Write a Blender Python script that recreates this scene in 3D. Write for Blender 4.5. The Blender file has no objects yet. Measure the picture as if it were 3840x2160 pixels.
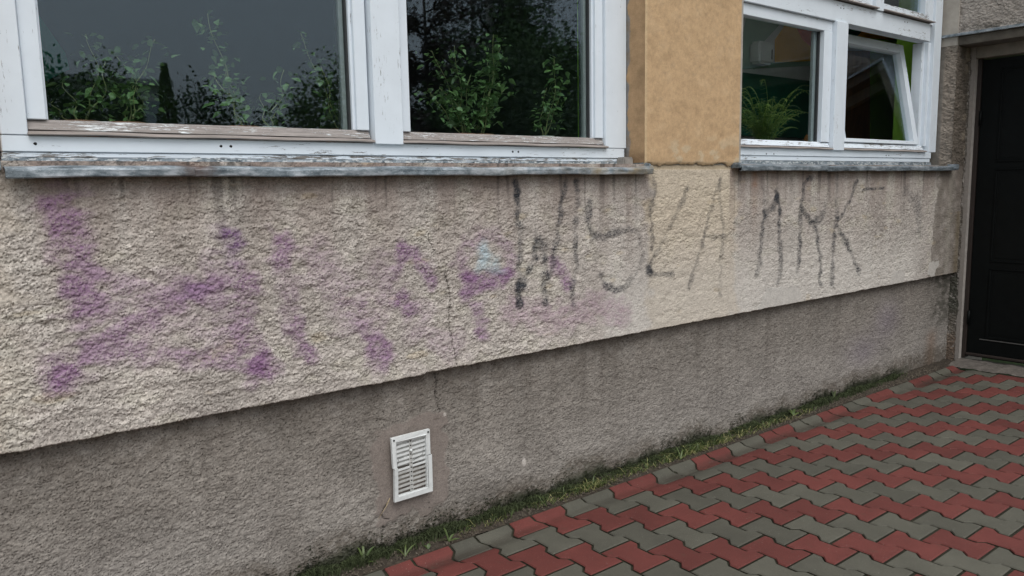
import bpy, bmesh, math, random
import numpy as np
from mathutils import Matrix, Vector
sc = bpy.context.scene
COL = sc.collection
random.seed(7)
RNG = np.random.default_rng(11)

# ------------------------------------------------------------------ camera, sky, sun, exposure
def rot(yaw, pitch, roll):
    y, p, r = np.radians([yaw, pitch, roll])
    fwd = np.array([np.sin(y)*np.cos(p), np.cos(y)*np.cos(p), np.sin(p)])
    right = np.array([np.cos(y), -np.sin(y), 0.0]); up = np.cross(right, fwd)
    return np.array([right*np.cos(r)+up*np.sin(r), -right*np.sin(r)+up*np.cos(r), fwd])
CM = rot(38.056, -7.462, -1.067); FPX = 2894.65; CP = np.array([0, 0, 1.3328])
cam_d = bpy.data.cameras.new('camera'); cam = bpy.data.objects.new('camera', cam_d); COL.objects.link(cam)
cam_d.sensor_width = 36.0; cam_d.lens = 36.0*FPX/3840.0; cam_d.clip_start = 0.05; cam_d.clip_end = 600
cam.matrix_world = Matrix([[CM[0][0], CM[1][0], -CM[2][0], CP[0]], [CM[0][1], CM[1][1], -CM[2][1], CP[1]],
                           [CM[0][2], CM[1][2], -CM[2][2], CP[2]], [0, 0, 0, 1]])
sc.camera = cam
SUN_EL, SUN_AZ = 56.0, 198.0      # azimuth measured from +Y (into the wall) clockwise towards +X
world = bpy.data.worlds.new('World'); sc.world = world; world.use_nodes = True
wn = world.node_tree; wn.nodes.clear()
wo = wn.nodes.new('ShaderNodeOutputWorld'); wb = wn.nodes.new('ShaderNodeBackground')
sky = wn.nodes.new('ShaderNodeTexSky'); sky.sky_type = 'NISHITA'; sky.sun_disc = False
sky.sun_elevation = math.radians(SUN_EL); sky.sun_rotation = math.radians(SUN_AZ)
sky.air_density = 1.0; sky.dust_density = 4.0; sky.ozone_density = 1.0
hs = wn.nodes.new('ShaderNodeHueSaturation'); hs.inputs['Saturation'].default_value = 0.5
wn.links.new(sky.outputs[0], hs.inputs['Color']); tn = wn.nodes.new('ShaderNodeMix'); tn.data_type = 'RGBA'; tn.blend_type = 'MULTIPLY'; tn.inputs[0].default_value = 1.0; tn.inputs[7].default_value = (.97, 1.0, 1.03, 1)
# cloud cover: radiance rising from the horizon to the zenith as under an overcast sky
tc_ = wn.nodes.new('ShaderNodeTexCoord'); sx_ = wn.nodes.new('ShaderNodeSeparateXYZ'); wn.links.new(tc_.outputs['Generated'], sx_.inputs[0])
mr_ = wn.nodes.new('ShaderNodeMapRange'); wn.links.new(sx_.outputs[2], mr_.inputs[0]); mr_.inputs[3].default_value = 3.2; mr_.inputs[4].default_value = 8.5
cx_ = wn.nodes.new('ShaderNodeMix'); cx_.data_type = 'RGBA'; cx_.inputs[0].default_value = .72
wn.links.new(hs.outputs[0], cx_.inputs[6]); wn.links.new(mr_.outputs[0], cx_.inputs[7])
wn.links.new(cx_.outputs[2], tn.inputs[6]); wn.links.new(tn.outputs[2], wb.inputs[0]); wn.links.new(wb.outputs[0], wo.inputs[0])
wb.inputs[1].default_value = 0.15
sun_d = bpy.data.lights.new('sun', 'SUN'); sun_d.energy = 1.2; sun_d.angle = math.radians(40); sun_d.color = (1.0, 0.98, 0.95)
sun = bpy.data.objects.new('sun', sun_d); COL.objects.link(sun)
az, el = math.radians(SUN_AZ), math.radians(SUN_EL)
sdir = Vector((math.sin(az)*math.cos(el), math.cos(az)*math.cos(el), math.sin(el)))
sun.rotation_euler = sdir.to_track_quat('Z', 'Y').to_euler()
sc.view_settings.view_transform = 'Standard'; sc.view_settings.look = 'None'
sc.view_settings.exposure = 0.38; sc.view_settings.gamma = 1.0; sc.view_settings.use_curve_mapping = False
sc.render.engine = 'CYCLES'
sc.cycles.max_bounces = 8; sc.cycles.transparent_max_bounces = 24; sc.cycles.use_denoising = True

# ------------------------------------------------------------------ where a sight line of the photograph meets a real plane
def ray(px, py): return CM.T @ np.array([(px-1920)/FPX, -(py-1080)/FPX, 1.0])
def onY(px, py, Y): r = ray(px, py); return CP + r*(Y-CP[1])/r[1]
def onZ(px, py, z): r = ray(px, py); return CP + r*(z-CP[2])/r[2]
def onX(px, py, X): r = ray(px, py); return CP + r*(X-CP[0])/r[0]
def proj(P):
    v = CM @ (np.asarray(P, float)-CP); return (1920+FPX*v[0]/v[2], 1080-FPX*v[1]/v[2], v[2])
def mirrored(px, py, Y, G=2.54):      # what the window pane (plane y=G) shows at that sight line, at depth Y in front of the wall
    r = ray(px, py); s = (2*G-Y)/r[1]; return np.array([r[0]*s, Y, CP[2]+r[2]*s])

# ------------------------------------------------------------------ object helpers
def tag(o, label=None, cat=None, group=None, kind=None):
    if label: o['label'] = label
    if cat: o['category'] = cat
    if group: o['group'] = group
    if kind: o['kind'] = kind
    return o
def empty(name, loc, label=None, cat=None, group=None, kind=None):
    o = bpy.data.objects.new(name, None); COL.objects.link(o); o.location = loc
    o.empty_display_size = 0.05
    return tag(o, label, cat, group, kind)
def link(name, me, mat, parent=None):
    o = bpy.data.objects.new(name, me); COL.objects.link(o)
    if mat is not None and len(me.materials) == 0: me.materials.append(mat)
    if parent is not None:
        o.parent = parent
        L = parent_loc(parent)
        o.location = (-L[0], -L[1], -L[2])     # meshes are given in world coordinates
    return o
def parent_loc(p):
    t = Vector((0, 0, 0))
    while p is not None: t += Vector(p.location); p = p.parent
    return t
def mesh(name, verts, faces, smooth=False):
    me = bpy.data.meshes.new(name); me.from_pydata([tuple(map(float, v)) for v in verts], [], [tuple(f) for f in faces])
    if smooth: me.polygons.foreach_set('use_smooth', [True]*len(me.polygons))
    me.update(); return me
def fast_mesh(name, V, Q, smooth=True, color=None):
    V = np.asarray(V, np.float32).reshape(-1, 3); Q = np.asarray(Q, np.int32)
    me = bpy.data.meshes.new(name); n = len(Q); k = Q.shape[1]
    me.vertices.add(len(V)); me.vertices.foreach_set('co', V.ravel())
    me.loops.add(n*k); me.loops.foreach_set('vertex_index', Q.ravel())
    me.polygons.add(n); me.polygons.foreach_set('loop_start', np.arange(0, n*k, k, dtype=np.int32))
    me.polygons.foreach_set('loop_total', np.full(n, k, np.int32))
    me.polygons.foreach_set('use_smooth', np.full(n, smooth, bool))
    me.update(calc_edges=True)
    if color is not None:
        a = me.color_attributes.new('paint', 'FLOAT_COLOR', 'POINT')
        c = np.ones((len(V), 4), np.float32); c[:, :3] = np.asarray(color).reshape(-1, 3)
        a.data.foreach_set('color', c.ravel())
    return me
def grid_quads(nu, nv, flip=False):
    i = np.arange((nu-1)*(nv-1)); a = (i//(nv-1))*nv + i % (nv-1)
    q = np.stack([a, a+nv, a+nv+1, a+1], 1)
    return q[:, ::-1] if flip else q
def box(name, x0, x1, y0, y1, z0, z1, mat, parent=None, bev=0.0015, seg=1):
    bm = bmesh.new(); bmesh.ops.create_cube(bm, size=1.0)
    for v in bm.verts:
        v.co = Vector((x0+(x1-x0)*(v.co.x+.5), y0+(y1-y0)*(v.co.y+.5), z0+(z1-z0)*(v.co.z+.5)))
    if bev: bmesh.ops.bevel(bm, geom=bm.edges[:], offset=bev, segments=seg, affect='EDGES')
    me = bpy.data.meshes.new(name); bm.to_mesh(me); bm.free()
    return link(name, me, mat, parent)
def extrude_x(name, prof, xs, mat, parent=None, dz=None, dy=None, thick=None):
    """profile [(y,z)] run along x; thick: closed profile made by offsetting by thick inwards"""
    P = list(prof)
    if thick: P = P + [(y+thick[0], z+thick[1]) for y, z in reversed(P)]
    n = len(P); V = []; F = []
    for i, x in enumerate(xs):
        for j, (y, z) in enumerate(P):
            V.append((x, y+(dy(x, j) if dy else 0), z+(dz(x, j) if dz else 0)))
    for i in range(len(xs)-1):
        for j in range(n):
            k = (j+1) % n
            F.append((i*n+j, i*n+k, (i+1)*n+k, (i+1)*n+j))
    F.append(tuple(range(n))[::-1]); F.append(tuple((len(xs)-1)*n+j for j in range(n)))
    bm = bmesh.new(); me = mesh(name, V, F); bm.from_mesh(me); bmesh.ops.recalc_face_normals(bm, faces=bm.faces[:]); bm.to_mesh(me); bm.free()
    return link(name, me, mat, parent)
def prism(name, poly, axis, a, b, mat, parent=None):
    """extrude a polygon; axis 'y': poly in (x,z) from y=a to b, 'x': poly in (y,z), 'z': poly in (x,y)"""
    def pt(u, v, w): return {'y': (u, w, v), 'x': (w, u, v), 'z': (u, v, w)}[axis]
    n = len(poly); V = [pt(u, v, a) for u, v in poly]+[pt(u, v, b) for u, v in poly]
    F = [tuple(range(n)), tuple(range(2*n-1, n-1, -1))]+[(i, (i+1) % n, n+(i+1) % n, n+i) for i in range(n)]
    me = mesh(name, V, F); bm = bmesh.new(); bm.from_mesh(me); bmesh.ops.recalc_face_normals(bm, faces=bm.faces[:]); bm.to_mesh(me); bm.free()
    return link(name, me, mat, parent)
def tube_mesh(name, pts, r, n=5):
    pts = [np.asarray(p, float) for p in pts]; V = []; F = []
    for i, p in enumerate(pts):
        t = pts[min(i+1, len(pts)-1)]-pts[max(i-1, 0)]; t /= (np.linalg.norm(t)+1e-9)
        a = np.cross(t, [0.3, 0.2, 1.0]) if abs(t[2]) < .9 else np.cross(t, [1, 0.1, 0]); a /= np.linalg.norm(a); b = np.cross(t, a)
        rr = r[i] if hasattr(r, '__len__') else r
        for k in range(n):
            w = 2*math.pi*k/n; V.append(p+rr*(math.cos(w)*a+math.sin(w)*b))
    for i in range(len(pts)-1):
        for k in range(n): F.append((i*n+k, i*n+(k+1) % n, (i+1)*n+(k+1) % n, (i+1)*n+k))
    F.append(tuple(range(n))[::-1]); F.append(tuple((len(pts)-1)*n+k for k in range(n)))
    return V, F
def merge(parts):
    V = []; F = []
    for v, f in parts:
        o = len(V); V += list(v); F += [tuple(i+o for i in q) for q in f]
    return V, F

# ------------------------------------------------------------------ materials
def newmat(name):
    m = bpy.data.materials.new(name); m.use_nodes = True; nt = m.node_tree; nt.nodes.clear()
    o = nt.nodes.new('ShaderNodeOutputMaterial'); b = nt.nodes.new('ShaderNodeBsdfPrincipled')
    nt.links.new(b.outputs[0], o.inputs[0]); return m, nt, b
def N(nt, t, **kw):
    n = nt.nodes.new(t)
    for k, v in kw.items():
        if k.startswith('i_'):
            key = k[2:]; n.inputs[int(key) if key.isdigit() else key.replace('_', ' ')].default_value = v
        else: setattr(n, k, v)
    return n
def L(nt, a, b): nt.links.new(a, b)
def noise(nt, vec, scale, detail=3, rough=.55, out=0):
    n = N(nt, 'ShaderNodeTexNoise'); n.inputs['Scale'].default_value = scale; n.inputs['Detail'].default_value = detail
    n.inputs['Roughness'].default_value = rough
    if vec is not None: L(nt, vec, n.inputs['Vector'])
    return n.outputs[out]
def ramp(nt, fac, stops):
    r = N(nt, 'ShaderNodeValToRGB'); e = r.color_ramp.elements
    while len(e) < len(stops): e.new(.5)
    for k, (p, c) in enumerate(stops):
        e[k].position = p; e[k].color = (*c, 1) if hasattr(c, '__len__') else (c, c, c, 1)
    L(nt, fac, r.inputs[0]); return r.outputs[0]
def mixc(nt, fac, a, b, mode='MIX'):
    m = N(nt, 'ShaderNodeMix', data_type='RGBA', blend_type=mode)
    for s, v in ((0, fac), (6, a), (7, b)):
        if hasattr(v, 'links'): L(nt, v, m.inputs[s])
        elif s == 0: m.inputs[0].default_value = v
        else: m.inputs[s].default_value = (*v, 1) if hasattr(v, '__len__') else (v, v, v, 1)
    return m.outputs[2]
def mapping(nt, scale=(1, 1, 1), src='Object'):
    tc = N(nt, 'ShaderNodeTexCoord')
    if src == 'World': g = N(nt, 'ShaderNodeNewGeometry'); out = g.outputs['Position']
    else: out = tc.outputs[src]
    mp = N(nt, 'ShaderNodeMapping'); mp.inputs['Scale'].default_value = scale; L(nt, out, mp.inputs['Vector']); return mp.outputs[0]
def bump(nt, bsdf, h, strength=.3, dist=.002):
    b = N(nt, 'ShaderNodeBump'); b.inputs['Strength'].default_value = strength; b.inputs['Distance'].default_value = dist
    L(nt, h, b.inputs['Height']); L(nt, b.outputs[0], bsdf.inputs['Normal'])

def mat_painted_render(name, rough=.92, speck=.25, bs=.5):
    m, nt, b = newmat(name); at = N(nt, 'ShaderNodeAttribute', attribute_name='paint'); w = mapping(nt, src='World')
    n1 = ramp(nt, noise(nt, w, 260, 3, .7), [(.3, 1-speck), (.7, 1+speck*.6)])
    n2 = ramp(nt, noise(nt, w, 45, 3, .6), [(.3, .9), (.7, 1.08)])
    c = mixc(nt, 1.0, at.outputs['Color'], n1, 'MULTIPLY'); c = mixc(nt, 1.0, c, n2, 'MULTIPLY')
    L(nt, c, b.inputs['Base Color']); b.inputs['Roughness'].default_value = rough; b.inputs['Specular IOR Level'].default_value = .2
    bump(nt, b, noise(nt, w, 330, 3, .7), bs, .0018); return m
def mat_simple(name, col, rough=.7, var=.12, scale=60, bs=.15, metal=0, spec=.4, stretch=(1, 1, 1)):
    m, nt, b = newmat(name); w = mapping(nt, stretch, 'World')
    lo = tuple(c*(1-var) for c in col); hi = tuple(min(1, c*(1+var)) for c in col)
    L(nt, ramp(nt, noise(nt, w, scale, 4, .6), [(.3, lo), (.7, hi)]), b.inputs['Base Color'])
    b.inputs['Roughness'].default_value = rough; b.inputs['Metallic'].default_value = metal; b.inputs['Specular IOR Level'].default_value = spec
    if bs: bump(nt, b, noise(nt, w, scale*4, 3, .6), bs, .001)
    return m
def mat_white_wood(name, axis, peel=0.10, col=(.71, .77, .83)):
    """white paint on wood; cracks run along axis; peel = share of bare grey wood"""
    m, nt, b = newmat(name)
    st = {'x': (.10, 1, 1), 'z': (1, 1, .10)}[axis]
    w = mapping(nt, st, 'World'); wi = mapping(nt, (1, 1, 1), 'World')
    fine = noise(nt, w, 190, 5, .75); big = noise(nt, w, 14, 3, .6)
    s = N(nt, 'ShaderNodeMath', operation='MULTIPLY_ADD'); L(nt, big, s.inputs[0]); s.inputs[1].default_value = .55; L(nt, fine, s.inputs[2])
    t = .97-peel*.5
    mask = ramp(nt, s.outputs[0], [(max(.01, (t)-.012), 0), (min(.99, t+.012), 1)])
    dirt = ramp(nt, noise(nt, wi, 9, 4, .6), [(.3, .93), (.7, 1.0)])
    paint = mixc(nt, 1.0, col, dirt, 'MULTIPLY')
    wood = ramp(nt, noise(nt, w, 120, 4, .7), [(.3, (.10, .09, .08)), (.7, (.27, .245, .225))])
    L(nt, mixc(nt, mask, paint, wood), b.inputs['Base Color']); b.inputs['Roughness'].default_value = .55
    inv = N(nt, 'ShaderNodeMath', operation='SUBTRACT'); inv.inputs[0].default_value = 1.0; L(nt, mask, inv.inputs[1])
    bump(nt, b, inv.outputs[0], .6, .0012); return m
def mat_weathered_rail():
    """bottom rail: mostly bare grey-brown wood with white flakes, whiter towards the joints"""
    m, nt, b = newmat('weathered rail wood'); w = mapping(nt, (.09, 1, 1), 'World')
    g = noise(nt, w, 230, 5, .8); big = noise(nt, mapping(nt, (.6, 1, 1), 'World'), 11, 2, .5)
    s = N(nt, 'ShaderNodeMath', operation='MULTIPLY_ADD'); L(nt, big, s.inputs[0]); s.inputs[1].default_value = .35; L(nt, g, s.inputs[2])
    mask = ramp(nt, s.outputs[0], [(.745, 0), (.765, 1)])
    wood = ramp(nt, noise(nt, w, 150, 4, .7), [(.3, (.17, .150, .14)), (.7, (.33, .295, .275))])
    L(nt, mixc(nt, mask, wood, (.70, .73, .74)), b.inputs['Base Color']); b.inputs['Roughness'].default_value = .8
    bump(nt, b, mask, .7, .0015); return m
def mat_zinc(name='zinc sheet', dark=1.0, rusty=False, flaky=False):
    m, nt, b = newmat(name); w = mapping(nt, (1, 1, 1), 'World')
    c = ramp(nt, noise(nt, mapping(nt, (1, 1, 2.5), 'World'), 16, 5, .7), [(.36, (.09*dark, .115*dark, .135*dark)), (.5, (.23*dark, .27*dark, .30*dark)), (.64, (.46*dark, .50*dark, .54*dark))])
    c = mixc(nt, ramp(nt, noise(nt, w, 240, 3, .7), [(.60, 0), (.68, .6)]), c, (.62, .64, .64))
    if flaky:
        c = mixc(nt, ramp(nt, noise(nt, mapping(nt, (.35, 1, 1), 'World'), 120, 5, .7), [(.52, 0), (.56, .9)]), c, (.62, .63, .62))
    if rusty:
        g = N(nt, 'ShaderNodeNewGeometry'); d = N(nt, 'ShaderNodeVectorMath', operation='DISTANCE'); L(nt, g.outputs['Position'], d.inputs[0]); d.inputs[1].default_value = (.688, 2.38, 1.41)
        nn = noise(nt, w, 60, 4, .7); a = N(nt, 'ShaderNodeMath', operation='MULTIPLY_ADD'); L(nt, nn, a.inputs[0]); a.inputs[1].default_value = -.05; L(nt, d.outputs['Value'], a.inputs[2])
        c = mixc(nt, ramp(nt, a.outputs[0], [(.0, .95), (.05, 0)]), c, (.10, .055, .04))
        d2 = N(nt, 'ShaderNodeSeparateXYZ'); L(nt, g.outputs['Position'], d2.inputs[0])
        r2 = N(nt, 'ShaderNodeMapRange'); L(nt, d2.outputs[0], r2.inputs[0]); r2.inputs[1].default_value = 1.6; r2.inputs[2].default_value = 2.55
        r3 = N(nt, 'ShaderNodeMath', operation='MULTIPLY'); L(nt, r2.outputs[0], r3.inputs[0]); L(nt, ramp(nt, noise(nt, w, 9, 3, .6), [(.42, 0), (.65, .8)]), r3.inputs[1])
        c = mixc(nt, r3.outputs[0], c, (.36, .27, .15))
    L(nt, c, b.inputs['Base Color']); b.inputs['Metallic'].default_value = .25; b.inputs['Roughness'].default_value = .5
    bump(nt, b, noise(nt, w, 90, 4, .6), .25, .0015); return m
def mat_glass(name='window glass', rough=0.0, ior=1.45, tint=(.94, .965, .96)):
    m, nt, b = newmat(name); nt.nodes.remove(b); o = [n for n in nt.nodes if n.type == 'OUTPUT_MATERIAL'][0]
    fr = N(nt, 'ShaderNodeFresnel'); g0 = N(nt, 'ShaderNodeNewGeometry'); mr = N(nt, 'ShaderNodeMapRange')   # same reflectance on both faces of the sheet
    L(nt, g0.outputs['Backfacing'], mr.inputs[0]); mr.inputs[3].default_value = ior; mr.inputs[4].default_value = 1/ior; L(nt, mr.outputs[0], fr.inputs[0])
    t = N(nt, 'ShaderNodeBsdfTransparent'); t.inputs[0].default_value = (*tint, 1)
    g = N(nt, 'ShaderNodeBsdfGlossy'); g.inputs['Roughness'].default_value = rough; g.inputs[0].default_value = (.66, .75, .85, 1)
    mx = N(nt, 'ShaderNodeMixShader'); L(nt, fr.outputs[0], mx.inputs[0]); L(nt, t.outputs[0], mx.inputs[1]); L(nt, g.outputs[0], mx.inputs[2]); L(nt, mx.outputs[0], o.inputs[0])
    return m
def mat_paver(name, col):
    m, nt, b = newmat(name); w = mapping(nt, (1, 1, 1), 'World'); oi = N(nt, 'ShaderNodeObjectInfo')
    base = ramp(nt, oi.outputs['Random'], [(0, tuple(c*.84 for c in col)), (1, tuple(c*1.14 for c in col))])
    sp = ramp(nt, noise(nt, w, 620, 3, .75), [(.28, .62), (.5, 1.0), (.74, 1.55)])
    c = mixc(nt, 1.0, base, sp, 'MULTIPLY')
    c = mixc(nt, 1.0, c, ramp(nt, noise(nt, w, 7, 4, .6), [(.3, .86), (.7, 1.12)]), 'MULTIPLY')
    # damp dirt collects along the wall gutter
    g = N(nt, 'ShaderNodeNewGeometry'); sx = N(nt, 'ShaderNodeSeparateXYZ'); L(nt, g.outputs['Position'], sx.inputs[0])
    gz = N(nt, 'ShaderNodeMapRange'); L(nt, sx.outputs[2], gz.inputs[0]); gz.inputs[1].default_value = -.005; gz.inputs[2].default_value = -.018
    gm = N(nt, 'ShaderNodeMath', operation='MULTIPLY'); L(nt, gz.outputs[0], gm.inputs[0]); L(nt, ramp(nt, noise(nt, w, 5, 4, .6), [(.35, .15), (.62, .75)]), gm.inputs[1])
    c = mixc(nt, gm.outputs[0], c, (.030, .022, .016))
    c = mixc(nt, ramp(nt, noise(nt, w, 240, 2, .5), [(.735, 0), (.75, .8)]), c, (.40, .38, .33)); c = mixc(nt, ramp(nt, noise(nt, w, 170, 2, .5), [(.26, .85), (.275, 0)]), c, (.02, .018, .014))
    c = mixc(nt, ramp(nt, noise(nt, w, 22, 5, .7), [(.58, 0), (.75, .35)]), c, (.055, .055, .035))
    L(nt, c, b.inputs['Base Color']); b.inputs['Roughness'].default_value = .78; b.inputs['Specular IOR Level'].default_value = .3
    bump(nt, b, noise(nt, w, 520, 3, .7), .35, .0015); return m
def mat_leaf(name, c0, c1, rough=.5, trans=.25):
    m, nt, b = newmat(name); oi = N(nt, 'ShaderNodeObjectInfo'); w = mapping(nt, (1, 1, 1), 'World')
    s = N(nt, 'ShaderNodeMath', operation='ADD'); L(nt, oi.outputs['Random'], s.inputs[0]); L(nt, noise(nt, w, 9, 3, .6), s.inputs[1])
    s2 = N(nt, 'ShaderNodeMath', operation='MULTIPLY'); L(nt, s.outputs[0], s2.inputs[0]); s2.inputs[1].default_value = .5
    c = ramp(nt, s2.outputs[0], [(.2, c0), (.8, c1)])
    L(nt, c, b.inputs['Base Color']); b.inputs['Roughness'].default_value = rough
    if trans: b.inputs['Transmission Weight'].default_value = 0; b.inputs['Subsurface Weight'].default_value = 0
    return m

M = {}
M['render'] = mat_painted_render('roughcast render', speck=.32)
M['ochre'] = mat_painted_render('ochre plaster', speck=.15, bs=.6)
M['frame_z'] = mat_white_wood('white frame upright', 'z', .0)
M['frame_x'] = mat_white_wood('white frame rail', 'x', .05)
M['rail'] = mat_weathered_rail()
M['frame_worn'] = mat_white_wood('worn white rail', 'x', .27)
M['dripwood'] = mat_simple('grey drip wood', (.27, .235, .215), .8, .25, 60, .3, stretch=(.1, 1, 1))
M['zinc'] = mat_zinc('zinc sheet', 1.0, rusty=True)
M['zinc_flange'] = mat_zinc('zinc flange', .9, flaky=True)
M['zinc_dark'] = mat_zinc('dull zinc', .8)
M['glass'] = mat_glass()
M['gasket'] = mat_simple('rubber gasket', (.03, .032, .033), .6, .1, 50, 0)
M['beadgrey'] = mat_simple('grey glazing bead', (.22, .25, .25), .6, .1, 50, 0)
M['hole'] = mat_simple('dark hole', (.01, .01, .01), .9, .1, 50, 0)
M['mortar'] = mat_simple('grey mortar', (.27, .25, .23), .9, .18, 40, .4)
M['mortar_light'] = mat_simple('light mortar', (.36, .33, .30), .9, .15, 30, .4)
M['concrete'] = mat_simple('threshold concrete', (.105, .092, .080), .9, .3, 25, .6)
M['soil'] = mat_simple('soil and litter', (.040, .031, .022), .95, .5, 70, .8)
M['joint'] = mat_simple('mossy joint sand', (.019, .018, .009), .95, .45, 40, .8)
M['paver_grey'] = mat_paver('grey paver', (.079, .076, .060))
M['paver_red'] = mat_paver('red paver', (.112, .030, .025))
M['door'] = mat_simple('black door paint', (.0032, .0042, .0042), .5, .2, 20, .1, spec=.12)
M['doorframe'] = mat_simple('dark brown door frame', (.022, .015, .012), .6, .2, 20, .1)
M['vent'] = mat_simple('white vent plastic', (.66, .68, .67), .42, .08, 45, .05)
M['vent_dirty'] = mat_simple('grey vent slats', (.44, .44, .42), .5, .22, 60, .05)
M['black'] = mat_simple('black cavity', (.008, .008, .008), .95, .1, 30, 0)
M['straw'] = mat_simple('dry straw', (.42, .33, .20), .7, .15, 60, 0)
M['moss'] = mat_leaf('dark moss', (.016, .026, .009), (.055, .070, .022), .85, 0)
M['grass'] = mat_leaf('fresh grass', (.025, .05, .010), (.085, .115, .028), .5)
M['drygrass'] = mat_leaf('yellowed grass', (.22, .22, .08), (.34, .30, .14), .6)
M['vine'] = mat_leaf('vine leaf', (.06, .13, .045), (.17, .28, .10), .4)
M['vinestem'] = mat_simple('pale vine stem', (.28, .30, .14), .6, .2, 40, 0)
M['fern'] = mat_leaf('fern frond', (.12, .22, .05), (.28, .40, .10), .45)
M['pot'] = mat_simple('terracotta pot', (.30, .14, .09), .8, .15, 30, .2)
M['pot_white'] = mat_simple('pale flower pot', (.5, .5, .47), .6, .08, 30, .1)
M['earth'] = mat_simple('potting soil', (.035, .025, .018), .95, .4, 80, .5)
M['room'] = mat_simple('room wall paint', (.70, .70, .70), .9, .06, 8, 0)
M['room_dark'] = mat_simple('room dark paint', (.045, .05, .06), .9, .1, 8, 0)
M['green'] = mat_simple('lime green paint', (.30, .58, .06), .8, .05, 8, 0)
M['teal'] = mat_simple('teal paint', (.02, .35, .27), .8, .05, 8, 0)
M['dgreen'] = mat_simple('dark green board', (.02, .13, .085), .6, .1, 10, 0)
M['orange'] = mat_simple('orange paint', (.90, .45, .04), .8, .05, 8, 0)
M['red'] = mat_simple('brick red paint', (.85, .15, .09), .8, .05, 8, 0)
M['sage'] = mat_simple('grey green paint', (.28, .42, .32), .8, .05, 8, 0)
M['white_plastic'] = mat_simple('white plastic', (.78, .78, .76), .4, .04, 30, 0)
M['wood'] = mat_simple('orange varnished wood', (.42, .19, .06), .5, .2, 30, .1, stretch=(1, 1, .2))
M['floorwood'] = mat_simple('brown floor', (.22, .14, .10), .6, .2, 10, .1)
M['bark'] = mat_simple('dark bark', (.06, .05, .04), .9, .3, 18, .5)
M['birchbark'] = mat_simple('birch bark', (.45, .44, .40), .8, .4, 6, .4)
M['leaf_dark'] = mat_leaf('dark evergreen', (.035, .08, .022), (.10, .18, .045), .6)
M['leaf_mid'] = mat_leaf('bush leaf', (.07, .16, .025), (.17, .28, .06), .55)
M['leaf_birch'] = mat_leaf('birch leaf', (.05, .075, .02), (.12, .15, .045), .55)
M['leaf_plum'] = mat_leaf('reddish leaf', (.05, .035, .03), (.10, .07, .055), .55)
M['lawn'] = mat_simple('lawn', (.045, .085, .020), .9, .4, 3, .3)

# ------------------------------------------------------------------ numpy noise
def bp(nu, nv, lu, lv, seed, sharp=.55):
    """band-limited noise of wavelength lu x lv (in samples), unit variance"""
    r = np.random.default_rng(seed); w = np.fft.rfft2(r.standard_normal((nu, nv)))
    fu = np.fft.fftfreq(nu)[:, None]*lu; fv = np.fft.rfftfreq(nv)[None, :]*lv
    k = np.sqrt(fu*fu+fv*fv); g = np.exp(-((k-1.0)/sharp)**2/1.0)*(k > 0)
    n = np.fft.irfft2(w*g, s=(nu, nv)); return n/n.std()
def lowp(nu, nv, lu, lv, seed):
    r = np.random.default_rng(seed); w = np.fft.rfft2(r.standard_normal((nu, nv)))
    fu = np.fft.fftfreq(nu)[:, None]*lu; fv = np.fft.rfftfreq(nv)[None, :]*lv
    g = np.exp(-(fu*fu+fv*fv)*1.5); g[0, 0] = 0
    n = np.fft.irfft2(w*g, s=(nu, nv)); return n/n.std()
STEP = .002
class Field:
    """a noise texture on a 2 mm raster sampled at arbitrary (u, v) in metres"""
    def __init__(s, w, h, fn): s.nu = int(w/STEP)+8; s.nv = int(h/STEP)+8; s.a = fn(s.nu, s.nv)
    def at(s, u, v):
        x = np.clip(u/STEP, 0, s.nu-2.001); y = np.clip(v/STEP, 0, s.nv-2.001); i = x.astype(int); j = y.astype(int); fx = x-i; fy = y-j
        a = s.a; return (a[i, j]*(1-fx)+a[i+1, j]*fx)*(1-fy)+(a[i, j+1]*(1-fx)+a[i+1, j+1]*fx)*fy
def crust(nu, nv, lu, lv, seed):
    """flaky plaster: several octaves, flattened on top"""
    n = .9*lowp(nu, nv, lu*2.2, lv*2.0, seed)+.9*lowp(nu, nv, lu, lv, seed+100)+.6*lowp(nu, nv, lu*.5, lv*.5, seed+200)
    n = n/n.std(); return np.where(n > 0, np.tanh(n*1.1)*.9, n*1.05)
def sstep(x, a, b): t = np.clip((x-a)/(b-a), 0, 1); return t*t*(3-2*t)
def seg_dist(X, Z, pts, aspect=1.0):
    """distance to a polyline and position along it 0..1"""
    best = np.full(X.shape, 9.0); tt = np.zeros(X.shape); n = len(pts)-1
    for i in range(n):
        a, b = pts[i], pts[i+1]; dx, dz = b[0]-a[0], b[1]-a[1]; l2 = dx*dx+dz*dz+1e-12
        t = np.clip(((X-a[0])*dx+(Z-a[1])*dz)/l2, 0, 1); d = np.hypot(X-a[0]-t*dx, Z-a[1]-t*dz)
        m = d < best; best = np.where(m, d, best); tt = np.where(m, (i+t)/n, tt)
    return best, tt
def in_poly(X, Z, poly):
    c = np.zeros(X.shape, bool); n = len(poly)
    for i in range(n):
        (x1, z1), (x2, z2) = poly[i], poly[(i+1) % n]
        c ^= ((z1 > Z) != (z2 > Z)) & (X < (x2-x1)*(Z-z1)/(z2-z1+1e-12)+x1)
    return c
def xs_adaptive(x0, x1, d0=.0021, k=.0008):
    out = [x0]
    while out[-1] < x1: out.append(out[-1]+max(d0, d0+k*max(0, out[-1])))
    out[-1] = x1; return np.array(out)
WALL_Y, PLINTH_Y, COL_Y = 2.39, 2.435, 2.378
def wpt(px, py, Y=WALL_Y): p = onY(px, py, Y); return (p[0], p[2])
def wline(pts, Y=WALL_Y): return [wpt(a, b, Y) for a, b in pts]

# ------------------------------------------------------------------ the building
B = empty('school_building', (3.0, 2.6, 0), 'plastered building with roughcast lower wall, white timber windows, ochre pilaster and black door', 'building')

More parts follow.
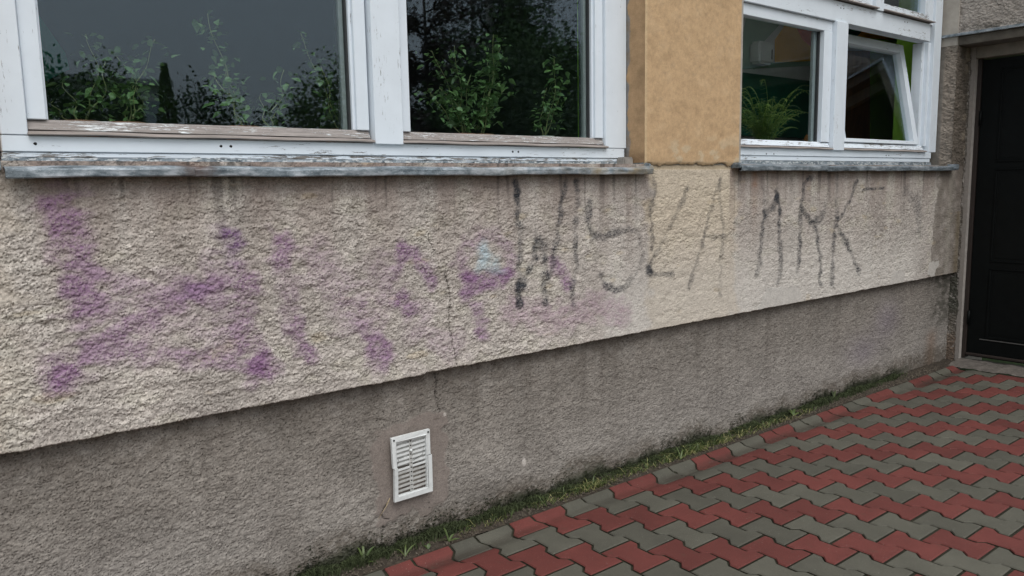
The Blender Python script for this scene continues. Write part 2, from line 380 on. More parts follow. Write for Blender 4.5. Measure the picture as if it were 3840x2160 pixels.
def mixn(c, col, m): m = np.clip(m, 0, 1)[..., None]; return c*(1-m)+np.array(col)*m

def build_upper_wall():
    x0, x1, z0, z1 = -.45, 5.985, .658, 1.425
    xs = xs_adaptive(x0, x1); zs = np.arange(z0, z1, .0023); nz = len(zs)
    X, Z = np.meshgrid(xs, zs, indexing='ij'); U = X-x0; Vv = Z-z0+.1
    W, H = x1-x0, 1.1
    F1 = Field(W, H, lambda a, b: crust(a, b, 5.2, 4.8, 1)); F2 = Field(W, H, lambda a, b: lowp(a, b, 3.2, 2.4, 2)); F3 = Field(W, H, lambda a, b: lowp(a, b, 26, 16, 3)); FC = Field(W, H, lambda a, b: bp(a, b, 4.3, 3.7, 9, .8)); FD = Field(W, H, lambda a, b: bp(a, b, 2.9, 2.5, 10, .8))
    G = Field(W, H, lambda a, b: lowp(a, b, 90, 90, 4)); G2 = Field(W, H, lambda a, b: lowp(a, b, 45, 30, 5)); S = Field(W, H, lambda a, b: lowp(a, b, 11, 260, 6)); S2 = Field(W, H, lambda a, b: lowp(a, b, 40, 420, 8))
    f1, f2, f3, g, g2, st, st2 = [f.at(U, Vv) for f in (F1, F2, F3, G, G2, S, S2)]
    # coarse on the left and in the middle, finer to the right and right under the sill
    coarse = 1.0-.35*sstep(X, 1.6, 2.6)-.25*sstep(Z, 1.12, 1.38)+.10*g2
    coarse = coarse*(1-.45*sstep(X, 2.2, 2.5)*sstep(-Z, -1.0, -.85)*(1-sstep(X, 3.4, 3.7)))
    crev = sstep(FC.at(U, Vv)+.45*f2, .95, 1.55)
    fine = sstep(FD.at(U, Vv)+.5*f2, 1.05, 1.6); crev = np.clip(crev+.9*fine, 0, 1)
    lump = f1*.0016+f2*.0008+f3*.0011-crev*.0034
    h = lump*coarse
    patches = [wline([(2862, 1096), (2905, 1068), (2945, 1088), (2990, 1072), (3003, 1135), (2925, 1165), (2843, 1178)]),
               wline([(3349, 1020), (3370, 1012), (3394, 1022), (3388, 1068), (3331, 1082)]), wline([(3490, 975), (3521, 980), (3505, 1040), (3478, 1030)])]
    pm = np.zeros(X.shape)
    jx, jz = X+.012*g2+.004*f1, Z+.010*g2+.004*f2
    for p in patches: pm = np.maximum(pm, in_poly(jx, jz, p).astype(float))
    h = h*(1-.88*pm)
    top = sstep(Z, 1.395, 1.402)*(X > 2.66)*(X < 3.31)          # smooth fillet under the pilaster
    h = h*(1-.9*top)-.002*top
    right = sstep(X, 5.50, 5.56); h = h*(1-.35*right)
    # crack
    ck = wline([(1606, 880), (1612, 905), (1622, 925), (1631, 945)]); ck2 = wline([(1668, 1025), (1680, 1065), (1689, 1110), (1686, 1160), (1685, 1224), (1694, 1262), (1699, 1300), (1710, 1340), (1713, 1372)])
    dc = np.minimum(seg_dist(X+.002*f2, Z, ck)[0], seg_dist(X+.002*f2, Z, ck2)[0]); cm = 1-sstep(dc, .0008, .0030)
    h = h-.006*cm
    # ---- colour
    c = np.zeros(X.shape+(3,))+np.array((.500, .452, .408))
    c = c*(1+.07*g[..., None])
    c = mixn(c, (.50, .465, .395), .6*sstep(g2+.5*g, .3, 1.4))                      # greener grey lime
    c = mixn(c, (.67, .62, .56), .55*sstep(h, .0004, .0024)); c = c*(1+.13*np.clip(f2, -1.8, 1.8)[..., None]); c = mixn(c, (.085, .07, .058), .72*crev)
    lowr = sstep(X, 2.35, 2.42)*(1-sstep(X, 5.2, 5.5))
    c = mixn(c, (.62, .585, .535), .75*lowr*(1-sstep(Z, .75, 1.15)))
    cream = sstep(X+.02*g2, 2.64, 2.70)*(1-sstep(X+.02*g2, 3.28, 3.36))
    c = mixn(c, (.57, .47, .335), .60*cream*sstep(Z, .85, 1.25)); c = mixn(c, (.55, .475, .375), .5*cream)
    c = mixn(c, (.50, .43, .33), .35*(1-sstep(X+.03*g2, .15, .24)))
    cr2 = np.exp(-((X-.46)/.5)**2)*0
    # pinkish brown grime and dark runs under the metal sills
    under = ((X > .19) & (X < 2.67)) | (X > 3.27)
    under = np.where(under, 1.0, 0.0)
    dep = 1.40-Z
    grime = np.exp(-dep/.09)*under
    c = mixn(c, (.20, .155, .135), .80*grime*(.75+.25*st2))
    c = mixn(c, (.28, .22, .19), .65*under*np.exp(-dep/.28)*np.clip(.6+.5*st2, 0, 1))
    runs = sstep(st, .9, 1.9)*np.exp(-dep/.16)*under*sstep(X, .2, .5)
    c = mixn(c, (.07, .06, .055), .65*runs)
    for px, l, s in ((2440, .6, .4), (2830, .13, .65), (2965, .10, .8), (3118, .06, .6), (3390, .3, .3), (2265, .05, .6), (1730, .35, .35), (1330, .3, .3), (660, .25, .4)):
        x = wpt(px, 700)[0]; c = mixn(c, (.10, .07, .055) if px != 2830 else (.33, .17, .09), s*np.exp(-((X-x)/(.016+.003*x))**2)*np.exp(-dep/l)*(dep > 0)*(.7+.3*f3))
    # damp brown-grey end by the door wall
    edge = 5.60-.10*(1.4-Z)+.02*g2
    rm = sstep(X, edge-.015, edge+.015)
    c = mixn(c, (.17, .145, .120), .80*rm*np.clip(.9+.2*g2, 0, 1)); c = mixn(c, (.36, .33, .28), .55*rm*np.exp(-((X-5.80)/.035)**2)); c = mixn(c, (.15, .11, .05), .5*np.exp(-((X-5.95)/.05)**2)*(Z < 1.1))
    c = mixn(c, (.40, .38, .36), .0*rm)
    # speckle of grime where the render is roughest on the right
    sm = np.exp(-((X-4.95)/.42)**2)*np.exp(-((Z-1.05)/.22)**2); c = mixn(c, (.20, .175, .155), .55*sm*sstep(-f1, -.2, .9))
    # exposed ochre underpaint flecks
    c = mixn(c, (.46, .37, .25), .35*sstep(F3.at(U*.5, Vv)+.7*g2, 2.4, 3.4))
    # ---- spray paint
    hollow = np.clip(.45*sstep(-f1+.3*f2, -.9, .5)+crev+.9*sstep(FD.at(U+.5, Vv)+.4*f2, -.1, .9), 0, 1)
    def stroke(pts, w, col, s, pick=None, soft=.55, taper=None):
        nonlocal c
        d, t = seg_dist(X+.006*g2, Z+.006*g, wline(pts)); ww = w*(1+.18*f3)
        a = 1-sstep(d, ww*soft, ww*1.35)
        if taper is not None: a = a*np.interp(t, np.linspace(0, 1, len(taper)), taper)
        soft, ww = (soft, ww) if col is BK else (.25, ww*1.22); a = 1-sstep(d, ww*soft, ww*1.35); a = a if taper is None else a*np.interp(t, np.linspace(0, 1, len(taper)), taper); pick = pick if col is BK or pick is None else min(.62, pick+.05); k = 1.0 if pick is None else (1-pick)+pick*hollow; s = min(1.0, s*(1.6 if col is not BK else 1))
        c = mixn(c, col, a*s*k*np.clip(.9+.22*f3, 0, 1))
    BK = (.035, .038, .045); PU, PD, PL = (.25, .135, .245), (.18, .09, .21), (.34, .235, .31)
    stroke([(225, 785), (262, 882), (299, 1009), (318, 1120)], .050, PU, .80, .55, taper=[.9, .9, .9, .7, .3])
    stroke([(305, 1090), (325, 1150)], .045, PU, .6, .5)
    stroke([(340, 1000), (400, 1035), (520, 1090)], .032, PL, .7, .6, taper=[1, .7, .4])
    stroke([(810, 1070), (720, 1095), (652, 1120), (514, 1197), (409, 1274), (290, 1345), (235, 1410)], .034, PU, .85, .45, taper=[1.05, 1.05, .8, .75, .85, .8, .8])
    stroke([(765, 1085), (700, 1105)], .026, PD, .65, .4)
    stroke([(235, 1365), (265, 1420)], .045, PU, .5, .5)
    stroke([(332, 1324), (569, 1318), (790, 1351), (983, 1379)], .032, PL, .6, .6)
    stroke([(820, 850), (850, 880), (884, 948)], .032, PD, .75, .5, taper=[.3, 1, .9])
    stroke([(905, 1000), (925, 1086), (917, 1224), (961, 1362), (950, 1430)], .036, PU, .62, .6, taper=[.6, .9, .6, .8, 1, .5])
    stroke([(975, 1365), (1010, 1385)], .034, PU, .7, .4)
    stroke([(1059, 905), (1055, 967), (1085, 1050), (1079, 1160), (1120, 1272), (1150, 1335)], .034, PU, .75, .55, taper=[1.1, .9, .4, .5, .9, .9])
    stroke([(1480, 1090), (1492, 991), (1513, 936), (1552, 953), (1624, 1059)], .028, PU, .70, .55, taper=[.3, .7, 1, .8, .8])
    stroke([(1505, 1135), (1530, 1170), (1600, 1150)], .030, PU, .75, .5, taper=[1, .9, .3])
    stroke([(1335, 1110), (1383, 1243), (1431, 1340)], .042, PL, .65, .55, taper=[.4, 1, .8])
    stroke([(1400, 1290), (1440, 1330)], .030, PU, .5, .5)
    stroke([(1750, 1040), (1725, 985), (1745, 905), (1800, 876), (1866, 890), (1910, 950), (1914, 1010), (1885, 1045)], .030, PU, .50, .6, taper=[.9, .7, .7, .5, .6, .7, .9])
    stroke([(1750, 1065), (1800, 1070), (1890, 1035)], .034, PU, .85, .4)
    stroke([(1760, 1075), (1785, 1165), (1815, 1245)], .032, PU, .75, .5, taper=[1, .8, .6, 1, .9])
    stroke([(2070, 985), (2130, 1060)], .030, PU, .55, .6)
    stroke([(1930, 1160), (2060, 1190), (2240, 1150), (2330, 1180)], .060, (.38, .27, .32), .5, .6)
    stroke([(1180, 960), (1270, 1060), (1300, 1200)], .055, PL, .35, .6)
    stroke([(420, 1170), (560, 1100), (700, 1090)], .05, PL, .35, .5)
    stroke([(560, 1290), (640, 1200), (800, 1180)], .05, PL, .25, .5)
    stroke([(800, 1000), (830, 1150), (870, 1290)], .045, PL, .35, .5)
    stroke([(1560, 1230), (1700, 1300)], .05, PL, .30, .6)
    stroke([(1420, 1000), (1440, 1120), (1400, 1220)], .05, PL, .35, .6)
    stroke([(1812, 925), (1806, 960), (1800, 1000)], .026, (.40, .52, .58), .75, .4, taper=[.7, 1, .7])
    stroke([(1830, 985), (1860, 1010)], .030, (.42, .50, .52), .5, .5)
    BK = (.035, .038, .045)
    def blk(pts, w, s, taper=None, pick=.72): stroke(pts, w*1.65, BK, min(1, s*1.55), max(pick, .45), .35, taper)
    blk([(1926, 694), (1934, 723), (1939, 764), (1945, 820), (1951, 869), (1952, 921), (1951, 977), (1947, 1033), (1951, 1089), (1945, 1150)], .0105, 1.0, [.9, .9, 1, 1, .9, .8, .8, 1, 1, .8])
    blk([(1926, 690), (1936, 730)], .010, .9, pick=.2)
    blk([(1950, 1060), (1950, 1140)], .011, .7)
    blk([(1951, 1051), (1980, 1014), (2007, 951), (2025, 899)], .010, .75)
    blk([(2029, 899), (2040, 951), (2044, 995), (2048, 1051), (2044, 1130)], .0135, 1.0)
    blk([(2048, 1045), (2059, 1033), (2077, 966), (2092, 891), (2100, 824), (2111, 746), (2126, 682)], .0095, .95, [.9, 1, .9, .9, .9, .9, .7])
    blk([(2167, 682), (2167, 772), (2159, 846), (2159, 921), (2159, 995), (2148, 1070), (2146, 1144)], .0090, .85, [1, .6, .9, .9, .7, .9, .7])
    blk([(2212, 753), (2204, 817), (2226, 869), (2260, 891), (2308, 876), (2353, 858), (2390, 872)], .0105, .85, [.8, 1, .8, .9, .9, .7, .3])
    blk([(2390, 876), (2410, 950), (2385, 1030)], .009, .3)
    blk([(2256, 1036), (2271, 1074), (2308, 1089), (2346, 1074), (2368, 1040)], .0115, .85, [.8, 1, 1, .8, .4])
    blk([(2454, 671), (2448, 760), (2446, 846), (2446, 940)], .008, .5)
    blk([(2580, 712), (2547, 783), (2502, 884), (2454, 969), (2430, 1025)], .0085, .65, [.7, .6, .5, .7, 1.1])
    blk([(2428, 1015), (2440, 1036)], .012, .7, pick=.4)
    blk([(2440, 1036), (2521, 1029)], .008, .5)
    blk([(2580, 1077), (2618, 969), (2640, 876)], .009, .6, [.9, .5, .9])
    blk([(2640, 876), (2670, 780), (2696, 679)], .008, .35)
    blk([(2640, 880), (2735, 884)], .008, .35)
    blk([(2700, 671), (2707, 790), (2711, 884), (2703, 995), (2703, 1107)], .008, .50, [.9, .5, .7, .5, .6])
    blk([(2858, 663), (2866, 756), (2866, 810), (2855, 872), (2851, 941), (2843, 1030)], .0115, .80, [.3, .5, 1, .9, .9, .7])
    blk([(2866, 810), (2901, 771), (2915, 720)], .014, .95, [.8, .9, 1], .45)
    blk([(2912, 715), (2920, 790)], .014, .85, pick=.35)
    blk([(2920, 790), (2924, 891), (2926, 968), (2928, 1007), (2916, 1065)], .0120, .85, [1, .9, .9, .7, .6])
    blk([(3042, 672), (3028, 671), (3013, 700), (3009, 737), (3001, 802), (3003, 856), (3001, 903), (2994, 988), (2988, 1019)], .0120, .80, [.8, 1, 1, .8, .9, .6, 1, .9, .4])
    blk([(3009, 775), (3040, 837), (3071, 833), (3094, 783), (3110, 720)], .015, .85, [.9, 1, 1, .4, .2])
    blk([(3048, 845), (3067, 891), (3077, 968), (3079, 1065)], .012, .80)
    blk([(3137, 659), (3139, 756), (3139, 825), (3129, 891), (3123, 968), (3121, 1065)], .013, .90, [.5, .5, 1.1, 1, .9, .8])
    blk([(3214, 671), (3187, 748), (3145, 822)], .011, .55)
    blk([(3140, 849), (3168, 895), (3198, 961), (3222, 1026)], .013, .80)
    blk([(3237, 713), (3280, 702), (3310, 700)], .006, .7)
    blk([(3400, 720), (3440, 760), (3450, 860)], .03, .35)
    c = mixn(c, (.53, .50, .46), .95*pm); c = mixn(c, (.48, .375, .24), .55*top)
    c = mixn(c, (.05, .042, .035), .7*cm)
    c = np.clip(c, .01, .8)
    # geometry: lumps droop a little, then a rim row and the underside of the overhang
    ragged = .0016*F3.at(U, Vv*0+.3)+.0010*F2.at(U, Vv*0+.3)
    ragged = ragged+.008*sstep(X, wpt(1590, 1395)[0], wpt(1600, 1395)[0])-.004
    low_ = np.exp(-(Z-z0)/.008); h = h*(1-.6*low_)
    Zd = Z-.18*np.maximum(h, -.002)*(1-low_)+.55*ragged*np.exp(-(Z-z0)/.02)*sstep(-Z, -1.0, -.7)
    P = np.stack([X, WALL_Y-h, Zd], -1)
    rim = np.stack([xs, np.full_like(xs, WALL_Y+.004), P[:, 0, 2]-.003], -1)[:, None, :]; back = np.stack([xs, np.full_like(xs, 2.45), P[:, 0, 2]-.001], -1)[:, None, :]
    Pf = np.concatenate([back, rim, P], 1); cf = np.concatenate([c[:, :1]*.8, c[:, :1]*.9, c], 1)
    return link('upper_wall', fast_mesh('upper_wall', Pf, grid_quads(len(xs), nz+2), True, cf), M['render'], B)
build_upper_wall()

def build_plinth():
    x0, x1, z0, z1 = .75, 5.985, -.06, .675
    xs = xs_adaptive(x0, x1, .0028, .0009); zs = np.arange(z0, z1, .0026)
    xs = np.concatenate([np.linspace(-.4, .74, 380), xs])
    x0 = -.4
    X, Z = np.meshgrid(xs, zs, indexing='ij'); U = X-x0; Vv = Z-z0
    W, H = x1-x0, .8
    F1 = Field(W, H, lambda a, b: crust(a, b, 4.8, 4.4, 21)); F2 = Field(W, H, lambda a, b: lowp(a, b, 3.0, 2.2, 22)); FC = Field(W, H, lambda a, b: bp(a, b, 4.4, 3.4, 29, .8)); FD = Field(W, H, lambda a, b: bp(a, b, 3.2, 2.3, 30, .8)); F3 = Field(W, H, lambda a, b: lowp(a, b, 20, 14, 23))
    G = Field(W, H, lambda a, b: lowp(a, b, 110, 90, 24)); G2 = Field(W, H, lambda a, b: lowp(a, b, 30, 22, 25)); S = Field(W, H, lambda a, b: lowp(a, b, 26, 300, 26))
    f1, f2, f3, g, g2, st = [f.at(U, Vv) for f in (F1, F2, F3, G, G2, S)]
    crev = sstep(FC.at(U, Vv)+.45*f2, 1.05, 1.6)
    fine = sstep(FD.at(U, Vv)+.5*f2, 1.1, 1.6); crev = np.clip(crev+.9*fine, 0, 1)
    h = f1*.0008+f2*.0008+f3*.0007+g*.0015-crev*.0030
    vx0, vx1, vz0, vz1 = 1.245, 1.575, .10, .475
    q = np.hypot(np.maximum(np.maximum(vx0+.06-X, X-vx1+.06), 0), np.maximum(np.maximum(vz0+.06-Z, Z-vz1+.045), 0))+.014*g2
    pm = 1-sstep(q, .042, .060)                                               # trowelled mortar round the vent
    tro = bp(len(xs), len(zs), 60, 7, 27)*.0010
    crev = crev*(1-.85*pm); h = h*(1-.85*pm)+pm*.0015
    ck = wline([(1632, 1400), (1637, 1440), (1631, 1480), (1640, 1515), (1650, 1545)], PLINTH_Y); ck2 = wline([(1440, 1962), (1432, 2010), (1430, 2050)], PLINTH_Y)
    ck3 = wline([(1455, 1885), (1440, 1905), (1430, 1930), (1440, 1945), (1460, 1947)], PLINTH_Y)
    dc = np.minimum(np.minimum(seg_dist(X+.003*f2, Z, ck)[0], seg_dist(X+.003*f2, Z, ck2)[0]), seg_dist(X, Z, ck3)[0]); cm = 1-sstep(dc, .0006, .0026)
    h = h-.005*cm
    c = np.zeros(X.shape+(3,))+np.array((.262, .237, .210)); c = c*(1+.06*g[..., None])
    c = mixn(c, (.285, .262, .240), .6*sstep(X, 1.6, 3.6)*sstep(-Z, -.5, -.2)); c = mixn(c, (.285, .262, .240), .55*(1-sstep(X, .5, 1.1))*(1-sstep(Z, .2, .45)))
    c = mixn(c, (.34, .315, .285), .6*np.clip(.5+.5*g, 0, 1)*(1-sstep(Z, .12, .42))); c = mixn(c, (.135, .112, .090), .75*np.exp(-(.66-Z)/.16)*np.clip(.75+.35*g2+.2*st, 0, 1)*(1-.45*sstep(X, 2.2, 3.5)))  # dark fade below the ledge: shade painted in together with mottled grime
    c = mixn(c, (.13, .112, .098), .22*sstep(st, .3, 1.6)*sstep(Z, .15, .5))
    c = mixn(c, (.36, .33, .29), .45*sstep(f1, .3, 1.3)); c = c*(1+.13*np.clip(f2, -1.8, 1.8)[..., None]); c = mixn(c, (.035, .028, .023), .80*crev)
    c = mixn(c, (.235, .195, .172), .75*pm)
    thin = sstep(np.abs(bp(len(xs), len(zs), 30, 9, 28)), 0, .07); c = mixn(c, (.07, .055, .045), .55*pm*(1-thin))
    c = mixn(c, (.20, .165, .23), .35*np.exp(-((X-5.05)/.16)**2)*np.exp(-((Z-.42)/.12)**2))
    c = mixn(c, (.20, .165, .23), .3*np.exp(-((X-4.75)/.2)**2)*np.exp(-((Z-.25)/.10)**2))
    dk = sstep(X, 5.62, 5.80); c = mixn(c, (.06, .058, .045), .7*dk*np.clip(.8+.5*g2, 0, 1)*sstep(Z, .22, .36)); c = mixn(c, (.19, .11, .065), .5*np.exp(-((X-5.72)/.08)**2)*(1-sstep(Z, .2, .3)))
    # green growth creeping up from the ground
    mh = .055+.022*np.clip(G.at(U, Vv*0+.2), -1.5, 1.5)+.010*np.clip(g2, -1.5, 1.5)*(Z < .14); mm = 1-sstep(Z, mh*.35, mh*1.15)
    c = mixn(c, (.085, .065, .045), .6*(1-sstep(Z, mh, mh+.09))*(1-sstep(f1, .2, 1.2)))
    c = mixn(c, (.022, .030, .012), .85*mm*(1-sstep(X, 5.2, 5.5)))
    c = mixn(c, (.02, .017, .014), .8*cm)
    c = mixn(c, (.50, .46, .42), (np.hypot((X-wpt(1965, 1730, PLINTH_Y)[0])/.010, (Z-wpt(1965, 1730, PLINTH_Y)[1])/.022) < 1).astype(float)*.9)
    c = mixn(c, (.50, .46, .42), (np.hypot((X-wpt(1667, 1554, PLINTH_Y)[0]), (Z-wpt(1667, 1554, PLINTH_Y)[1])) < .007).astype(float)*.8)
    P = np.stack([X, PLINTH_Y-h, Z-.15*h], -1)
    # opening behind the vent
    ia = np.searchsorted(xs, 1.337); ib = np.searchsorted(xs, 1.460); ja = np.searchsorted(zs, .225); jb = np.searchsorted(zs, .405)
    P[ia:ib, ja:jb, 1] += .07; c[ia:ib, ja:jb] = .01
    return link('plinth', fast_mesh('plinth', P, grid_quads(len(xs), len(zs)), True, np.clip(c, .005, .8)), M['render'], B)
build_plinth()

# solid wall behind the rendered faces, with the window openings left free
M['core'] = mat_simple('plain plaster', (.36, .33, .29), .9, .15, 12, .3)
box('wall_core', -2.5, 6.4, 2.452, 2.80, -.3, 1.40, M['core'], B, 0)
box('wall_end', -2.5, -.449, 2.39, 2.451, .66, 1.40, M['core'], B, 0)
box('plinth_end', -2.5, -.399, 2.436, 2.4515, -.3, .659, M['core'], B, 0)
box('upper_storey', -2.5, 5.805, 2.40, 2.80, 2.98, 7.0, M['core'], B, 0)

def rough_face(name, us, vs, fn, amp, base, colfn, flip=False, mat='render', seed=31, lu=9, lv=6, jit=None):
    """fn(U,V,h) -> points; rough plaster sheet"""
    U, V = np.meshgrid(us, vs, indexing='ij'); W, H = us[-1]-us[0], vs[-1]-vs[0]
    F1 = Field(W+.05, H+.05, lambda a, b: crust(a, b, lu, lv, seed)); F2 = Field(W+.05, H+.05, lambda a, b: lowp(a, b, 3, 2.2, seed+1)); G = Field(W+.05, H+.05, lambda a, b: lowp(a, b, 34, 26, seed+2))
    u, v = U-us[0], V-vs[0]; f1, f2, g = F1.at(u, v), F2.at(u, v), G.at(u, v)
    k = amp(U, V) if callable(amp) else amp
    h = (np.tanh(f1)*.0022+f2*.0012)*k+g*.0008
    c = np.zeros(U.shape+(3,))+np.array(base); c = c*(1+(.03 if mat == 'ochre' else .09)*g[..., None])
    c = colfn(c, U, V, f1, g)
    P = fn(U, V, h)
    if jit is not None: P = jit(P, U, V, g, f1)
    return link(name, fast_mesh(name, P, grid_quads(len(us), len(vs), flip), True, np.clip(c, .005, .85)), M[mat], B)

# ochre pilaster between the windows
box('pilaster_core', 2.635, 3.355, 2.392, 2.80, 1.42, 2.99, M['core'], B, 0)
def col_front(c, U, V, f1, g):
    c = mixn(c, (.40, .235, .11), .06*sstep(-g, .4, 1.8))
    c = mixn(c, (.58, .44, .29), .16*sstep(np.abs(f1)*.5+g*.6, .9, 1.5)); c = c*(1+.05*f1[..., None]); c = mixn(c, (.36, .24, .14), .10*np.exp(-((V-2.05)/.25)**2)*sstep(g, .8, 1.8))
    low = (1-sstep(V, 1.47, 1.60)); c = mixn(c, (.52, .43, .30), .65*low*sstep(g+.5*f1, .35, .9)*sstep(U, 2.72, 2.85))
    c = mixn(c, (.58, .46, .30), .5*(1-sstep(V, 1.425, 1.445)))
    c = mixn(c, (.58, .44, .27), .6*(1-sstep(U, 2.637, 2.646)))
    return c
def colj(P, U, V, g, f1):
    P[..., 2] += (.004*g+.002*f1)*np.exp(-(V-1.425)/.012); P[..., 1] += .006*np.exp(-(V-1.425)/.004); 
    e = np.exp(-(U-2.632)/.004); P[..., 1] += .004*e; return P
rough_face('pilaster', np.linspace(2.632, 3.322, 200), np.arange(1.424, 3.0, .006), lambda U, V, h: np.stack([U, COL_Y-h*.25, V], -1), .35, (.52, .355, .205), col_front, mat='ochre', seed=41, jit=colj)
def rev_col(c, U, V, f1, g):   # U = depth
    edge = 2.478+.006*g+.002*f1
    c = mixn(c, (.24, .235, .23), sstep(U, edge-.002, edge+.002)); c = mixn(c, (.16, .10, .06), .5*(1-sstep(V, 1.45, 1.50)))
    c = mixn(c, (.30, .20, .11), .4*sstep(-g, .2, 1.2)); return c
rough_face('pilaster_reveal', np.arange(2.382, 2.56, .004), np.arange(1.43, 3.0, .007), lambda U, V, h: np.stack([2.632-h*.4, U, V], -1), .5, (.42, .275, .155), rev_col, flip=True, mat='ochre', seed=45)
rough_face('pilaster_return', np.arange(2.382, 2.60, .02), np.arange(1.43, 3.0, .05), lambda U, V, h: np.stack([3.322+h*.4, U, V], -1), .5, (.42, .275, .155), lambda c, U, V, f, g: c, mat='ochre', seed=46)
# neighbouring pilaster at the left edge of the picture, with a splayed reveal
prism('pilaster', [(-2.5, 2.38), (.135, 2.38), (.222, 2.53), (.222, 2.80), (-2.5, 2.80)], 'z', 1.425, 3.0, mat_simple('ochre paint plain', (.50, .345, .20), .9, .1, 30, .3), B)
box('mortar_lump', 2.570, 2.632, 2.447, 2.498, 1.418, 1.457, M['mortar'], B, .006, 2)

# ---------------------------------------------------------------- windows
def zrail(y, z25): return 1.333+(z25-1.333)*y/2.5
def timber(name, x0, x1, y0, y1, z0, z1, par, axis=None, mat=None, bev=.002):
    axis = axis or ('x' if (x1-x0) > (z1-z0) else 'z')
    return box(name, x0, x1, y0, y1, z0, z1, mat or M['frame_'+axis], par, bev, 1)
def sill_sheet(name, x0, x1, par, mat, seed=0, endflap=0):
    r = np.random.default_rng(seed); xs = np.linspace(x0, x1, max(4, int((x1-x0)/.035))); ph = r.uniform(0, 6, 4)
    wob = lambda x, j: (.0012*math.sin(x*9+ph[0])+.0009*math.sin(x*23+ph[1])) + endflap*(.012*max(0, (x-(x1-.07))/.07) if j in (0, 1) else 0)
    wy = lambda x, j: .0014*math.sin(x*14+ph[2]+j)
    prof = [(2.492, 1.4185), (2.352, 1.4045), (2.345, 1.4020), (2.3435, 1.3975), (2.3445, 1.3815), (2.3475, 1.3780), (2.357, 1.3785)]
    return extrude_x(name, prof, xs, mat, par, dz=wob, dy=wy, thick=(.0025, .0020) )
def screws(par, xs, y, z, r=.0045):
    for x in xs:
        zz = z+random.uniform(-.002, .002); n = 8
        V = []; 
        for rad, dep in ((r*1.5, 0), (r*1.5, -.0014), (r*.75, -.0016), (r*.6, .0005)):
            V += [(x+rad*math.cos(2*math.pi*k/n), y+dep, zz+rad*math.sin(2*math.pi*k/n)) for k in range(n)]
        F = [tuple(range(n))[::-1]]+[(a*n+k, a*n+(k+1) % n, (a+1)*n+(k+1) % n, (a+1)*n+k) for a in range(3) for k in range(n)]+[tuple(3*n+k for k in range(n))]
        link('screw', mesh('screw', V, F), M['zinc_dark'], par)
def holes(par, pts, y):
    for x, z in pts:
        n = 8; r = .0042; V = [(x+r*(1+.3*math.sin(k*2.1))*math.cos(2*math.pi*k/n), y-.0006, z+r*math.sin(2*math.pi*k/n)) for k in range(n)]+[(x+r*math.cos(2*math.pi*k/n), y+.004, z+r*math.sin(2*math.pi*k/n)) for k in range(n)]
        F = [tuple(range(n))]+[(k, (k+1) % n, n+(k+1) % n, n+k) for k in range(n)]+[tuple(range(2*n-1, n-1, -1))]
        link('drain_hole', mesh('drain_hole', V, F), M['hole'], par)
def pane(par, x0, x1, z0, z1, y=2.540, double=True):
    o = box('pane', x0, x1, y, y+.004, z0, z1, M['glass'], par, 0)
    if double: box('pane', x0, x1, y+.014, y+.018, z0, z1, M['glass'], par, 0)
    return o
def bottom_rail(par, x0, x1, z0, z1, wmat=None):
    """weathered bottom rail: sloping face above, projecting drip board below"""
    wm = wmat or M['rail']; xs = np.linspace(x0, x1, 14)
    extrude_x('bottom_rail', [(2.548, z1+.002), (2.520, z1+.002), (2.514, z1-.003), (2.500, z0+.014), (2.548, z0+.014)], xs, wm, par)
    extrude_x('drip_board', [(2.512, z0+.0135), (2.478, z0+.006), (2.4755, z0+.001), (2.484, z0-.0015), (2.512, z0-.001)], np.linspace(x0-.003, x1+.006, 14), M['dripwood'], par, dz=lambda x, j: .0012*math.sin(x*17))
def sash(par, x0, x1, z0, z1, sw=.047, glassgap=True, rw=None):
    """fixed-looking closed sash: stiles, rail, beads, gasket"""
    timber('stile', x0, x0+sw, 2.505, 2.560, z0+.042, z1, par); timber('stile', x1-sw, x1, 2.505, 2.560, z0+.042, z1, par)
    bottom_rail(par, x0, x1, z0, z0+.041, rw)
    # beads round the glass, stepped back
    for a, b in ((x0+sw, x0+sw+.006), (x1-sw-.011, x1-sw)):
        timber('glazing_bead', a, b, 2.518, 2.556, z0+.043, z1, par, bev=.001)
    box('gasket', x1-sw-.018, x1-sw-.0115, 2.530, 2.558, z0+.043, z1, M['gasket'], par, 0)
    box('spacer', x1-sw-.034, x1-sw-.0185, 2.546, 2.566, z0+.043, z1, M['beadgrey'], par, 0)
    box('inner_bead', x1-sw-.040, x1-sw-.0345, 2.560, 2.570, z0+.043, z1, M['gasket'], par, 0)

